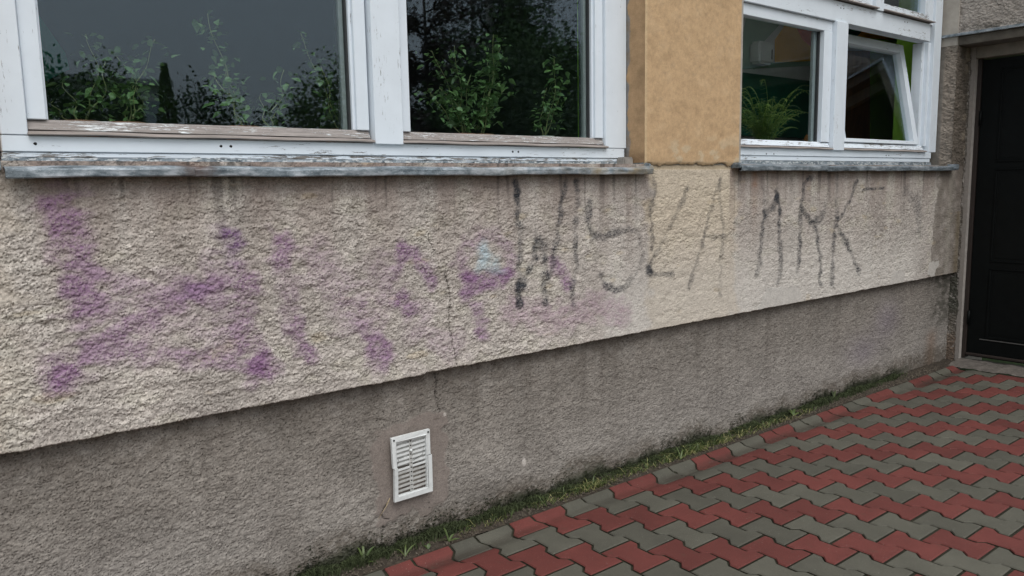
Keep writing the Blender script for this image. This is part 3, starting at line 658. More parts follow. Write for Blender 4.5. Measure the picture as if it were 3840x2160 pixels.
def left_window():
    w = empty('window', (1.4, 2.5, 1.45)); w.parent = B; w.location = Vector((1.4, 2.5, 1.45))-Vector(B.location)
    tag(w, 'wide white window left of the ochre pilaster with peeling bottom rails')
    zt = 2.245
    timber('jamb', .225, .289, 2.490, 2.56, 1.4975, 2.98, w); timber('jamb', 2.497, 2.628, 2.490, 2.56, 1.4975, 2.98, w)
    timber('mullion', 1.340, 1.454, 2.478, 2.57, 1.492, 2.98, w)
    timber('frame_rail', .225, 2.618, 2.492, 2.57, 1.4525, 1.4960, w, 'x'); timber('frame_lip', .225, 2.608, 2.4965, 2.57, 1.4370, 1.4510, w, 'x', M['frame_worn'])
    extrude_x('sill_flange', [(2.493, 1.4375), (2.4915, 1.4180), (2.4935, 1.4175), (2.4955, 1.4375)], np.linspace(.222, 2.60, 40), M['zinc_flange'], w, dz=lambda x, j: .001*math.sin(x*11))
    screws(w, [onY(p, 598, 2.49)[0] for p in (63, 217, 371, 530, 765, 898, 1045, 1180, 1290, 1437, 1545, 1667, 1775, 1873, 1950, 2200, 2285)], 2.4912, 1.4285)
    timber('transom', .290, 1.339, 2.492, 2.56, 2.27, 2.40, w); timber('transom', 1.455, 2.496, 2.492, 2.56, 2.27, 2.40, w)
    sash(w, .291, 1.332, 1.499, 2.268, rw=M['rail']); sash(w, 1.4545, 2.495, 1.499, 2.268)
    pane(w, .330, 1.290, 1.535, 2.262); pane(w, 1.490, 2.450, 1.535, 2.262)
    pane(w, .290, 1.339, 2.402, 2.975, 2.545); pane(w, 1.455, 2.496, 2.402, 2.975, 2.545)
    holes(w, [(onY(830, 556, 2.49)[0], 1.476), (onY(867, 556, 2.49)[0], 1.476), (onY(133, 543, 2.49)[0], 1.474), (onY(1924, 583, 2.49)[0], 1.474), (onY(1945, 583, 2.49)[0], 1.474)], 2.492)
    holes(w, [(onY(1393, 360, 2.505)[0], onY(1393, 360, 2.505)[2])], 2.504)
    s = sill_sheet('window_sill', .214, .693, w, M['zinc'], 1); s2 = sill_sheet('window_sill', .678, 2.652, w, M['zinc'], 2, 1)
    s.location.z += .0012; s['label'] = 'short left sheet of the metal sill, ending at a rusty seam'; s2['label'] = 'long dented zinc sheet of the metal sill'
    # turned-up end against the pilaster and the stub of the next sill
    extrude_x('sill_upstand', [(2.49, 1.452), (2.36, 1.424), (2.352, 1.408), (2.49, 1.418)], [2.634, 2.640, 2.646], M['zinc_dark'], w)
    box('sill_upstand', .196, .208, 2.36, 2.49, 1.398, 1.426, M['zinc_dark'], w, .002)
left_window()

def right_window():
    w = empty('window', (4.5, 2.5, 1.45)); w.parent = B; w.location = Vector((4.5, 2.5, 1.45))-Vector(B.location)
    tag(w, 'white window right of the ochre pilaster with one tilted sash and small upper sashes')
    timber('frame_rail', 3.36, 5.70, 2.492, 2.57, 1.4760, 1.5180, w, 'x'); timber('frame_lip', 3.36, 5.695, 2.4965, 2.57, 1.4500, 1.4745, w, 'x')
    extrude_x('sill_flange', [(2.490, 1.4490), (2.4885, 1.4280), (2.4905, 1.4275), (2.4925, 1.4490)], np.linspace(3.34, 5.70, 30), M['zinc_flange'], w)
    timber('mullion', 4.385, 4.510, 2.478, 2.57, 1.514, 2.2575, w)
    timber('transom', 3.36, 5.595, 2.490, 2.57, 2.258, 2.372, w)
    # jamb with three steps
    timber('jamb', 5.661, 5.765, 2.490, 2.57, 1.5195, 2.98, w); timber('jamb', 5.625, 5.660, 2.512, 2.58, 1.56, 2.2575, w); timber('jamb', 5.585, 5.6245, 2.535, 2.60, 1.56, 2.2575, w)
    timber('jamb', 5.597, 5.660, 2.505, 2.58, 2.373, 2.98, w)
    timber('jamb', 3.36, 3.40, 2.490, 2.57, 1.5185, 2.98, w)
    # closed sash on the left
    timber('stile', 3.401, 3.44, 2.505, 2.56, 1.56, 2.255, w); timber('stile', 4.296, 4.383, 2.505, 2.56, 1.562, 2.196, w)
    timber('top_rail', 3.44, 4.383, 2.507, 2.56, 2.1965, 2.2565, w); bottom_rail(w, 3.401, 4.382, 1.519, 1.561, M['frame_worn'])
    box('gasket', 4.284, 4.2955, 2.532, 2.558, 1.563, 2.194, M['gasket'], w, 0); box('spacer', 4.255, 4.283, 2.548, 2.566, 1.563, 2.194, M['beadgrey'], w, 0)
    pane(w, 3.43, 4.30, 1.555, 2.20, double=False)
    # tilted sash on the right
    bottom_rail(w, 4.512, 5.60, 1.519, 1.561, M['frame_worn'])
    ts = []
    def tilted(name, x0, x1, y0, y1, z0, z1, mat):
        o = box(name, x0, x1, y0-2.52, y1-2.52, z0-1.566, z1-1.566, mat, None, .0015 if mat is not M['glass'] else 0)
        o.parent = w; o.location = Vector((0, 2.52, 1.566))-parent_loc(w); o.rotation_euler = (math.radians(-11.3), 0, 0); ts.append(o); return o
    tilted('stile', 4.535, 4.585, 2.505, 2.560, 1.567, 2.262, M['frame_z']); tilted('stile', 5.478, 5.535, 2.505, 2.560, 1.567, 2.262, M['frame_z'])
    tilted('top_rail', 4.586, 5.477, 2.506, 2.560, 2.205, 2.262, M['frame_x']); tilted('tilted_bottom_rail', 4.586, 5.477, 2.506, 2.560, 1.567, 1.590, M['frame_x'])
    tilted('pane', 4.58, 5.482, 2.535, 2.539, 1.585, 2.21, M['glass'])['label'] = 'pane of the sash tilted into the room'
    # upper sashes
    timber('mullion', 4.835, 4.925, 2.480, 2.57, 2.3735, 2.98, w)
    for a, b in ((3.401, 4.834), (4.926, 5.596)):
        extrude_x('drip_board', [(2.515, 2.398), (2.465, 2.386), (2.463, 2.380), (2.515, 2.379)], [a, (a+b)/2, b+.01], M['dripwood'], w)
        timber('bottom_rail', a, b, 2.505, 2.56, 2.399, 2.434, w, 'x', M['frame_worn']); pane(w, a+.03, b-.05, 2.43, 2.97)
        timber('stile', b-.055, b, 2.506, 2.56, 2.435, 2.97, w); timber('stile', a, a+.045, 2.506, 2.56, 2.435, 2.97, w)
    for p in ((2875, 577), (2903, 577), (3324, 583), (3334, 583)): holes(w, [(onY(*p, 2.49)[0], onY(*p, 2.49)[2])], 2.4918)
    for p in ((3153, 30), (3164, 32), (3393, 82), (3403, 84)): holes(w, [(onY(*p, 2.49)[0], onY(*p, 2.49)[2])], 2.490)
    s = sill_sheet('window_sill', 3.30, 4.12, w, M['zinc_dark'], 3); s.location.z += .0125
    s2 = sill_sheet('window_sill', 4.10, 5.74, w, M['zinc_dark'], 4); s2.location.z += .0095
    box('sill_upstand', 3.275, 3.302, 2.345, 2.40, 1.405, 1.432, M['zinc_dark'], w, .004, 2); box('sill_upstand', 5.735, 5.79, 2.338, 2.40, 1.392, 1.432, M['zinc_dark'], w, .004, 2)
    return w
right_window()

# ---------------------------------------------------------------- pier, overhang and door wall on the right
def pier_side(c, U, V, f1, g):     # U depth 2.39..2.54
    smooth = sstep(U, 2.455+.008, 2.47+.012)
    c = mixn(c, (.20, .185, .165), .9*smooth); c = mixn(c, (.14, .12, .10), .4*sstep(-f1, .5, 1.5)*(1-smooth)); c = mixn(c, (.10, .09, .075), .5*sstep(V, 2.05, 2.25)); return c
rough_face('door_pier', np.arange(2.388, 2.58, .004), np.arange(1.42, 2.24, .004), lambda U, V, h: np.stack([5.785-h*1.1, U, V-.3*h], -1), lambda U, V: 1.2*(1-.85*sstep(U, 2.455, 2.475)), (.30, .255, .212), pier_side, flip=True, seed=51)
rough_face('door_pier', np.arange(5.782, 5.986, .004), np.arange(1.405, 2.24, .004), lambda U, V, h: np.stack([U, 2.389-h*1.1, V-.3*h], -1), 1.2, (.15, .125, .102), lambda c, U, V, f, g: mixn(mixn(c, (.08, .07, .055), .5*sstep(-f, .3, 1.2)), (.30, .25, .19), .6*sstep(U, 5.90, 5.94)*sstep(g, .2, 1.4)), seed=53)
box('door_pier_core', 5.79, 6.40, 2.395, 2.80, 1.38, 2.99, M['core'], B, 0)
def over(c, U, V, f1, g):
    sm = 1-sstep(-U, -2.487, -2.470); sm = sstep(U+.006*g, 2.478, 2.490); c = mixn(c, (.24, .225, .20), .9*sm)
    c = mixn(c, (.09, .08, .065), .75*(1-sstep(V, 2.32, 2.42))*sstep(g+.4*f1, .0, 1.0)); c = mixn(c, (.14, .12, .10), .35*sstep(-f1, .4, 1.4)); return c
rough_face('overhanging_wall', np.arange(.60, 2.54, .0036), np.arange(2.318, 3.0, .0036), lambda U, V, h: np.stack([5.80-h*1.0, U, V-.3*h], -1), lambda U, V: 1.0*(1-.8*sstep(U, 2.48, 2.49)), (.40, .36, .325), over, flip=True, seed=55, lu=6, lv=3.6)
box('overhang_core', 5.806, 9.4, .60, 2.394, 2.30, 7.0, M['core'], B, 0)
box('lintel_band', 5.806, 6.40, .602, 2.46, 2.238, 2.298, mat_simple('grimy lintel render', (.13, .115, .095), .9, .35, 14, .5), B, .004)
extrude = [(5.85, 2.326), (5.785, 2.318), (5.772, 2.316), (5.770, 2.298), (5.778, 2.297), (5.85, 2.312)]
def y_extrude(name, poly, y0, y1, mat): return prism(name, [(a, b) for a, b in poly], 'y', y0, y1, mat, B)
y_extrude('overhang_flashing', extrude, .60, 2.520, M['zinc_dark'])
# door wall plane x = 5.98 : render strip, ragged light mortar strip, lintel
def dw(c, U, V, f1, g):
    e = 2.378+.004*g+.0025*f1; e = e+.012*np.exp(-((V-.40)/.05)**2)*-1
    m = 1-sstep(U, e-.0015, e+.0015); c = mixn(c, (.27, .245, .22), m)
    c = mixn(c, (.06, .065, .05), .7*(1-m)*sstep(V, .30, .42)*(1-sstep(V, .62, .70))); c = mixn(c, (.20, .12, .075), .4*(1-m)*(1-sstep(V, .15, .25))); return c
rough_face('door_wall', np.arange(2.346, 2.445, .003), np.arange(-.03, 2.24, .004), lambda U, V, h: np.stack([5.98-h*1.2*sstep(U, 2.374, 2.382)-.003*(1-sstep(U, 2.372, 2.380)), U, V], -1), 1.4, (.17, .150, .125), dw, flip=True, seed=57)
box('door_wall_core', 5.984, 6.40, 2.347, 2.46, -.3, 2.24, M['mortar_light'], B, 0)
box('lintel', 5.980, 6.40, .80, 2.347, 2.160, 2.239, mat_simple('dim lintel mortar', (.21, .185, .155), .9, .2, 12, .4), B, .003)
box('door_wall_core', 5.98, 6.40, .62, .799, -.3, 2.239, M['core'], B, 0)
# black door
D = empty('door', (6.03, 1.85, 0)); D.parent = B; D.location = Vector((6.03, 1.85, 0))-Vector(B.location)
tag(D, 'black panelled door in the side wall at the end of the paving')
box('door_leaf', 6.035, 6.075, .84, 2.318, .045, 2.150, M['door'], D, .002)
box('door_frame', 6.020, 6.08, 2.320, 2.346, .030, 2.158, M['doorframe'], D, .002); box('door_frame', 6.020, 6.08, .802, .838, .030, 2.158, M['doorframe'], D, .002)
for z0, z1 in ((.19, .70), (.74, 1.40), (1.44, 2.08)):
    for y0, y1 in ((.90, 1.50), (1.60, 2.20)):
        for nm, (a, b, c_, d) in (('panel_moulding', (y0, y1, z0, z0+.016)), ('panel_moulding', (y0, y1, z1-.016, z1)), ('panel_moulding', (y0, y0+.016, z0+.0165, z1-.0165)), ('panel_moulding', (y1-.016, y1, z0+.0165, z1-.0165))):
            box(nm, 6.0305, 6.036, a, b, c_, d, M['door'], D, .004)
        box('door_panel', 6.0335, 6.0355, y0+.03, y1-.03, z0+.03, z1-.03, M['door'], D, .002)
for z in (.33, 1.75):
    V, F = tube_mesh('hinge', [(6.022, 2.312, z-.05), (6.022, 2.312, z+.05)], .010, 8); link('hinge', mesh('hinge', V, F, True), M['door'], D)
box('weatherboard', 6.012, 6.0345, .85, 2.316, .055, .072, M['doorframe'], D, .003)
box('kick_rail', 6.0295, 6.0345, 1.62, 2.235, .176, .182, mat_simple('worn metal edge', (.16, .16, .155), .4, .2, 40, 0, metal=.6), D, .001)
box('handle_plate', 6.026, 6.0345, 1.535, 1.565, .95, 1.12, M['zinc_dark'], D, .002)
V, F = tube_mesh('handle', [(6.03, 1.55, 1.06), (5.985, 1.55, 1.06), (5.985, 1.45, 1.06)], .008, 8); link('handle', mesh('handle', V, F, True), M['zinc_dark'], D)

# ---------------------------------------------------------------- room behind the windows
R_ = empty('interior', (3, 4, 1.4)); R_.parent = B; R_.location = Vector((3, 4, 1.4))-Vector(B.location)
BACK = 3.95
box('room_floor', -2.5, 11, 2.80, 5.5, .4, .5, M['floorwood'], R_, 0)
box('room_ceiling', -2.5, 11, 2.80, 5.5, 3.05, 3.2, M['room'], R_, 0)
box('room_wall', 3.10, 11, BACK, BACK+.2, .5, 3.05, M['room'], R_, 0)
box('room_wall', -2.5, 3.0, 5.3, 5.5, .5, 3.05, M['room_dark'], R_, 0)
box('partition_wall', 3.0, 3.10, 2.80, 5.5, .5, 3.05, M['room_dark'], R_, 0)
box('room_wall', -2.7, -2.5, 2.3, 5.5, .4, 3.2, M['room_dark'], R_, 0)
box('room_wall', 11, 11.2, 2.3, 5.5, .4, 3.2, M['room'], R_, 0)
box('room_wall', 6.40, 11.2, 2.6, 2.8, .4, 3.2, M['room'], R_, 0)
for x in (2.617, 5.770):
    box('window_reveal', x, x+.012, 2.575, 2.80, 1.45, 2.97, M['green'], R_, 0)
box('inner_sill', .21, 2.616, 2.572, 2.86, 1.415, 1.440, M['white_plastic'], R_, .003); box('inner_sill', 3.37, 5.768, 2.60, 2.86, 1.415, 1.440, M['white_plastic'], R_, .003)
def mural(pts, mat, Y=BACK-.004):
    prism('painted_shape', [(lambda p: (p[0], p[2]))(onY(a, b, Y)) for a, b in pts], 'y', Y-.002-.0006*len(bpy.data.objects) % .003, Y, mat, R_)
mural([(2760, 250), (2800, 60), (2890, -30), (2925, 90), (2860, 160), (2830, 260)], M['sage'])
mural([(2905, 150), (2960, 70), (3010, 130), (3080, 160), (3140, 190), (3130, 230), (2905, 235)], M['orange'])
mural([(2965, 60), (3010, 20), (3090, 120), (3060, 190), (3010, 150)], M['red'], BACK-.008)
mural([(3262, 130), (3480, 160), (3480, 560), (3262, 560)], M['green'], BACK-.002)
mural([(3160, 190), (3262, 190), (3262, 560), (3160, 560)], M['wood'], BACK-.003)
mural([(3140, 60), (3260, 80), (3215, 150), (3130, 130)], M['dgreen'])
mural([(3260, 85), (3360, 110), (3352, 150), (3210, 140)], M['orange'])
mural([(120, 20), (245, 200), (260, 260), (120, 330)], M['teal'], 5.296)
mural([(3200, -40), (3310, -20), (3330, 40), (3200, 40)], M['orange'])
mural([(3330, -60), (3480, -40), (3480, 60), (3330, 30)], M['orange'])
mural([(2720, 230), (2780, 240), (3140, 225), (3140, 242), (2740, 262)], M['sage'], BACK-.008)

q0, q1 = onY(2740, 265, BACK-.05), onY(3110, 440, BACK-.05)
cb = box('chalkboard', q0[0], q1[0], BACK-.05, BACK-.015, q1[2]-.2, q0[2], M['dgreen'], None, .004); tag(cb, 'large dark green board on the back wall seen through the right window', 'board')
cb.parent = None
bd = empty('soap_dispenser', (onY(2878, 243, BACK)[0], BACK-.02, onY(2878, 243, BACK)[2]), 'white wall dispenser behind the left pane of the right window', 'dispenser')
a, b = onY(2852, 150, BACK-.12), onY(2903, 243, BACK-.12)
box('dispenser_body', a[0], b[0], BACK-.12, BACK-.01, b[2], a[2]+.0, M['white_plastic'], bd, .02, 3)
box('dispenser_slot', b[0]-.040, b[0]-.028, BACK-.1215, BACK-.119, b[2]+.04, b[2]+.12, M['black'], bd, 0)
ch = empty('wooden_easel', (5.1, 3.2, .5), 'orange wooden frame standing behind the fern in the right window', 'easel')
for (p, q) in (((3035, 540), (3058, 440)), ((3090, 540), (3082, 440))):
    A_, B_ = onY(*p, 3.3), onY(*q, 3.3); d = (A_-B_); A2 = A_+d*((A_[2]-.5)/max(.001, -d[2])) if d[2] < 0 else A_
    V, F = tube_mesh('leg', [A2, B_], .022, 4); link('leg', mesh('leg', V, F), M['wood'], ch)
A_, B_ = onY(3025, 520, 3.3), onY(3090, 515, 3.3); V, F = tube_mesh('crossbar', [A_, B_], .03, 4); link('crossbar', mesh('crossbar', V, F), M['wood'], ch)
A_, B_ = onY(3050, 452, 3.3), onY(3086, 450, 3.3); V, F = tube_mesh('crossbar', [A_, B_], .02, 4); link('crossbar', mesh('crossbar', V, F), M['wood'], ch)

# ---------------------------------------------------------------- paving
PAV = empty('paving', (3.5, 1.5, 0), kind='structure')
HALF = lambda y: .0776 if abs(y) > .0625 else (.0526 if abs(y) < .0375 else .0526+(abs(y)-.0375)/.025*.025)
EDGE_Y, END_X = 2.322, 5.80
def dip(x, y):
    k = -.020*(.75+.25*math.sin(x*2.3+.5)+.2*math.sin(x*5.1))*math.exp(-((y-2.245)/.042)**2)
    return k+.009*float(np.clip((y-2.265)/.045, 0, 1))
def stone_geo(y0, y1, cx=None, cy=None, xclip=None):
    """paver between local y0..y1; each cross-section follows the bone outline"""
    j = .0046; ch_ = .0038
    ys = sorted(set([y0+j, y0+j+ch_, y1-j-ch_, y1-j]+[v for v in (-.0625, -.050, -.0375, .0375, .050, .0625) if y0+j+ch_ < v < y1-j-ch_]))
    if cy is not None:
        ys = sorted(set(ys+[v for v in (-.02, 0, .02) if y0+j+ch_ < v < y1-j-ch_]+([v for v in np.arange(y0+.02, y1-.01, .02)] if cy+y1 > 2.18 else [])))
    V = []; F = []
    for y in ys:
        h = HALF(y); zt = -.0035 if (y < y0+j+ch_*.5 or y > y1-j-ch_*.5) else 0.0
        dz = dip(cx, cy+y) if cy is not None else 0.0
        xl, xr = -h, h
        if xclip is not None: xl, xr = max(xl, xclip[0]), min(xr, xclip[1])
        V += [(xl, y, -.045+dz), (xl, y, -.0042+dz), (xl+ch_, y, zt+dz), (xr-ch_, y, zt+dz), (xr, y, -.0042+dz), (xr, y, -.045+dz)]
    n = 6
    for i in range(len(ys)-1):
        for k in range(n-1): F.append((i*n+k, i*n+k+1, (i+1)*n+k+1, (i+1)*n+k))
    F.append(tuple(range(n))); F.append(tuple((len(ys)-1)*n+k for k in reversed(range(n))))
    F = [f[::-1] for f in F]
    return V, F
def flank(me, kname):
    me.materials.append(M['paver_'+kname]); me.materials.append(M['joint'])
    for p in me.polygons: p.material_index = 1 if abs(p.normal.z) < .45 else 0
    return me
full = {}
for kname in ('grey', 'red'):
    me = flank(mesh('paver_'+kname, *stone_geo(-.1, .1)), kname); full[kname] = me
cands = []
for i in range(-45, 24):
    cx = 3.0075+.0825+.14*i
    for r in range(-40, 60):
        cy = 1.9207+.1-.1*i-.2*r
        if cy-.1 > EDGE_Y-.03 or cy < -4.0 or cx > END_X+.05 or cx < -3.0: continue
        kname = 'grey' if r % 2 == 0 else 'red'
        px, py, dd = proj((cx, cy, 0)); 
        vis = dd > .3 and -150 < px < 3990 and py < 2330
        cands.append((dd if dd > 0 else 99, vis, cx, cy, kname))
cands.sort(key=lambda t: t[0]); nvis = 0; stuffV = {'grey': [], 'red': []}
jr = random.Random(5)
for dd, vis, cx, cy, kname in cands:
    y0, y1 = -.1, min(.1, EDGE_Y-cy)
    if y1-y0 < .03: continue
    clip = (-1, END_X-cx) if cx+.09 > END_X else None
    if clip and clip[1] < -.04: continue
    custom = cy+y1 > 2.10 or y1 < .0999 or clip
    if vis and nvis < 300:
        if custom:
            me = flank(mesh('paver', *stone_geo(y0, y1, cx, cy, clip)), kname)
        else: me = full[kname]
        o = bpy.data.objects.new('paving_stone', me); COL.objects.link(o); o.parent = PAV
        o.location = (cx-3.5+jr.uniform(-.0009, .0009), cy-1.5+jr.uniform(-.0009, .0009), jr.uniform(-.0014, .0012)); o.rotation_euler = (jr.uniform(-.006, .006), jr.uniform(-.006, .006), jr.uniform(-.006, .006)); nvis += 1
    else:
        V, F = stone_geo(y0, y1, cx, cy, clip); stuffV[kname].append(([(x+cx, y+cy, z) for x, y, z in V], F))
for kname in stuffV:
    if stuffV[kname]:
        V, F = merge(stuffV[kname]); o = link('paving_stones', mesh('paving_stones', V, F), M['paver_'+kname], PAV); o['kind'] = 'stuff'
# joint sand with moss, slightly below the stone tops
xs = np.linspace(-3.1, 5.80, 260); ys = np.concatenate([np.linspace(-4.1, 1.0, 70), np.linspace(1.02, 2.12, 60), np.linspace(2.13, 2.33, 60)])
X, Y = np.meshgrid(xs, ys, indexing='ij'); dv = np.vectorize(dip)(X, Y); nz = lowp(len(xs), len(ys), 3, 3, 71)
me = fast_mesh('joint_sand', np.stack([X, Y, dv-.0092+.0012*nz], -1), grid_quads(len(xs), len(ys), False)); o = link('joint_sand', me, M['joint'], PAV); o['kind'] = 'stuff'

# soil strip at the foot of the wall
xs = np.linspace(-1.5, 5.99, 700); ys = np.linspace(2.318, 2.445, 22); X, Y = np.meshgrid(xs, ys, indexing='ij')
s1 = lowp(700, 22, 8, 5, 72); s2 = bp(700, 22, 3, 3, 73); prof = .010*np.sin((Y-2.318)/.127*math.pi*.6)
Z = -.004+prof+.0035*s1+.0018*s2+.004*sstep(X, 5.2, 5.6)
o = link('soil_strip', fast_mesh('soil_strip', np.stack([X, Y, Z], -1), grid_quads(700, 22)), M['soil'], None); tag(o, kind='structure')
# threshold of worn concrete in front of the door
xs = np.linspace(5.795, 6.05, 40); ys = np.linspace(.75, 2.345, 180); X, Y = np.meshgrid(xs, ys, indexing='ij'); t1 = lowp(40, 180, 9, 9, 74); t2 = bp(40, 180, 4, 4, 75)
Z = .004+.020*sstep(X, 5.80, 5.92)+.003*t1+.0012*t2; X = X+np.where(X < 5.80, .012*lowp(1, 180, 1, 14, 76), 0)
o = link('threshold', fast_mesh('threshold', np.stack([X, Y, Z], -1), grid_quads(40, 180)), M['concrete'], None); tag(o, kind='structure')
# wide ground
gx = [-140, -40, -8, 8, 40, 140]; V = [(x, y, -.055) for x in gx for y in gx]; F = [(i*6+j, (i+1)*6+j, (i+1)*6+j+1, i*6+j+1) for i in range(5) for j in range(5)]
o = link('ground', mesh('ground', V, F), M['lawn'], None); tag(o, kind='structure')

# ---------------------------------------------------------------- moss, grass and weeds
def blades(n, pos, hgt, wid, lean, seed, bend=.5, seg=2):
    r = np.random.default_rng(seed); V = np.zeros((n, 5, 3)); p = pos(r, n); h = hgt(r, p); w = wid*(.6+.8*r.random(n))
    th = r.uniform(0, 2*np.pi, n); d = np.stack([np.cos(th), np.sin(th)], 1); ln = lean*(.3+r.random(n))*h
    q = r.uniform(0, 2*np.pi, n); e = np.stack([np.cos(q), np.sin(q)], 1)*w[:, None]*.5
    V[:, 0, :2] = p[:, :2]-e; V[:, 1, :2] = p[:, :2]+e; V[:, 0, 2] = V[:, 1, 2] = p[:, 2]-.003
    mid = p[:, :2]+d*(ln*.35)[:, None]; V[:, 2, :2] = mid+e*.75; V[:, 3, :2] = mid-e*.75; V[:, 2, 2] = V[:, 3, 2] = p[:, 2]+h*.62
    V[:, 4, :2] = p[:, :2]+d*ln[:, None]; V[:, 4, 2] = p[:, 2]+h*(1-.25*lean)
    b = np.arange(n)[:, None]*5; T = np.concatenate([b+np.array([[0, 1, 2]]), b+np.array([[0, 2, 3]]), b+np.array([[3, 2, 4]])], 0)
    return V.reshape(-1, 3), T
mossn = lowp(900, 1, 22, 1, 81)[:, 0]; mossn2 = lowp(900, 1, 7, 1, 82)[:, 0]
def mossamt(x): return np.interp(x, np.linspace(.6, 6, 900), .55+.30*mossn+.18*mossn2)
def mpos(r, n):
    x = .6+(5.3-.6)*r.random(n*3)**1.15; keep = r.random(n*3) < np.clip(mossamt(x)+.25, .1, 1)*(1-sstep(x, 4.9, 5.4)); x = x[keep][:n]
    while len(x) < n: x = np.concatenate([x, x])[:n]
    y = 2.432-np.abs(r.standard_normal(n))*.022; return np.stack([x, np.maximum(y, 2.335), np.full(n, .004)], 1)
V1, T1 = blades(26000, mpos, lambda r, p: np.clip(.010+.029*r.random(len(p))*np.clip(mossamt(p[:, 0])+.2, .2, 1.3), .006, .06), .0042, .6, 91)
o = link('moss', fast_mesh('moss', V1, T1, False), M['moss'], None); tag(o, 'dark green moss growing along the foot of the roughcast wall', 'moss', kind='stuff')
# moss clinging to the plinth itself
def wallmoss(n, seed):
    r = np.random.default_rng(seed); x = .6+(4.9)*r.random(n)**1.1; lim = .03+.05*np.clip(mossamt(x), 0, 1.2); z = np.abs(r.standard_normal(n))*lim*.55
    keep = (r.random(n) < np.clip(mossamt(x)+.15, 0, 1)) & (x < 5.2); x, z = x[keep], z[keep]; m = len(x); s = .004+.006*r.random(m)
    V = np.zeros((m, 3, 3)); a = r.uniform(0, 6.28, m)
    V[:, 0] = np.stack([x-s*.5, np.full(m, 2.4345), z], 1); V[:, 1] = np.stack([x+s*.5, np.full(m, 2.4345), z+s*.2*np.cos(a)], 1); V[:, 2] = np.stack([x+s*.6*np.cos(a), 2.431-s*1.0*r.random(m), z+s*(.6+.6*r.random(m))], 1)
    return V.reshape(-1, 3), np.arange(m*3).reshape(-1, 3)
V2, T2 = wallmoss(15000, 92); o = link('wall_moss', fast_mesh('wall_moss', V2, T2, False), M['moss'], None); tag(o, 'thin dark moss film on the lowest strip of the plinth', 'moss', kind='stuff')
cl = [1.62, 1.75, 2.05, 2.25, 2.33, 2.55, 2.62, 2.8, 2.95, 3.02, 3.2, 3.38, 3.6, 3.72, 4.0]
def gpos(r, n):
    c = r.choice(cl, n, p=np.array([.3, .3, 1, 1.6, 1.2, .7, .5, 1, 1.8, 1.4, 1.5, .8, .8, .6, .5])/14.0); x = c+r.standard_normal(n)*.05; y = 2.352+.030*r.random(n); return np.stack([x, y, np.full(n, .004)], 1)
V3, T3 = blades(720, gpos, lambda r, p: .018+.045*r.random(len(p))**1.6, .0032, 1.5, 93); o = link('grass', fast_mesh('grass', V3, T3, False), M['grass'], None); tag(o, 'short green grass sprouting between paving and wall', 'grass', kind='stuff')
V3, T3 = blades(420, gpos, lambda r, p: .015+.035*r.random(len(p)), .0026, 2.2, 94); o = link('dry_grass', fast_mesh('dry_grass', V3, T3, False), M['drygrass'], None); tag(o, 'yellowed dry grass blades in the gap along the paving', 'grass', kind='stuff')
# litter: grit and straw
def grit(n, seed):
    r = np.random.default_rng(seed); m = n; x = r.uniform(1.0, 5.7, m); y = r.uniform(2.325, 2.425, m); s = r.uniform(.0015, .006, m); a = r.uniform(0, 6.28, m); V = np.zeros((m, 4, 3))
    for k in range(3): V[:, k] = np.stack([x+s*np.cos(a+k*2.1), y+s*np.sin(a+k*2.1), np.full(m, .006)], 1)
    V[:, 3] = np.stack([x, y, .009+s*.7], 1); b = np.arange(m)[:, None]*4; return V.reshape(-1, 3), np.concatenate([b+np.array([[0, 1, 3]]), b+np.array([[1, 2, 3]]), b+np.array([[2, 0, 3]])])
V4, T4 = grit(2600, 95); o = link('grit', fast_mesh('grit', V4, T4, False), mat_simple('pale grit', (.10, .083, .062), .9, .5, 200, 0), None); tag(o, 'loose grit and litter on the soil strip', 'grit', kind='stuff')
def weed(label, px, py, lens, mat='grass', w=.006, seed=0):
    c = onZ(px, py, .006); c[1] = min(max(c[1], 2.345), 2.42)
    t = empty('weed', (c[0], c[1], .004), label, 'weed', 'single weeds at the foot of the wall'); r = random.Random(seed)
    for k, (az_, ln, up) in enumerate(lens):
        a_ = math.radians(az_); pts = []; 
        for s in np.linspace(0, 1, 6):
            d = ln*s*(.9); z = ln*up*(1.6*s-.9*s*s*1.1); pts.append((c[0]+math.cos(a_)*d, c[1]+math.sin(a_)*d*.8, .005+max(0, z)))
        V = []; F = []
        nrm = np.array([-math.sin(a_), math.cos(a_), .25])
        for i, p in enumerate(pts):
            ww = w*.5*math.sin(math.pi*(.18+.8*i/5.0)); p = np.array(p); V += [p-nrm*ww, p+np.array([0, 0, -.0012]), p+nrm*ww]
        for i in range(5):
            F += [(i*3, i*3+1, i*3+4, i*3+3), (i*3+1, i*3+2, i*3+5, i*3+4)]
        link('blade', mesh('blade', V, F, True), M[mat], t)
weed('bright grass tuft at the bottom edge left of the first red paver', 1365, 2110, [(70, .10, .9), (150, .05, .5), (20, .07, .9), (200, .05, .3), (-60, .05, .3), (100, .06, 1.3)], w=.009, seed=1)
weed('star-shaped grass tuft below and right of the vent', 1692, 2035, [(170, .055, .4), (95, .05, 1.4), (20, .04, .7), (-40, .05, .3), (150, .03, .7)], w=.009, seed=2)
weed('small broad-leaved seedling by the lower left paving edge', 1612, 2062, [(120, .02, .9), (40, .022, .9)], w=.014, seed=3)
weed('pale thin weed in the gap above the left red paver', 1520, 2088, [(120, .05, .8), (60, .06, .7), (170, .04, .5), (20, .07, .6)], w=.006, seed=4)
weed('long-leaved grass tuft along the middle of the paving edge', 2590, 1735, [(30, .06, .9), (80, .07, 1.2), (140, .05, .9), (-20, .05, .6)], w=.007, seed=5)
weed('low spreading weed nearer to the door end of the paving', 2975, 1560, [(30, .08, .5), (100, .06, .8), (160, .08, .5), (60, .07, .6), (-20, .06, .4)], w=.012, seed=6)
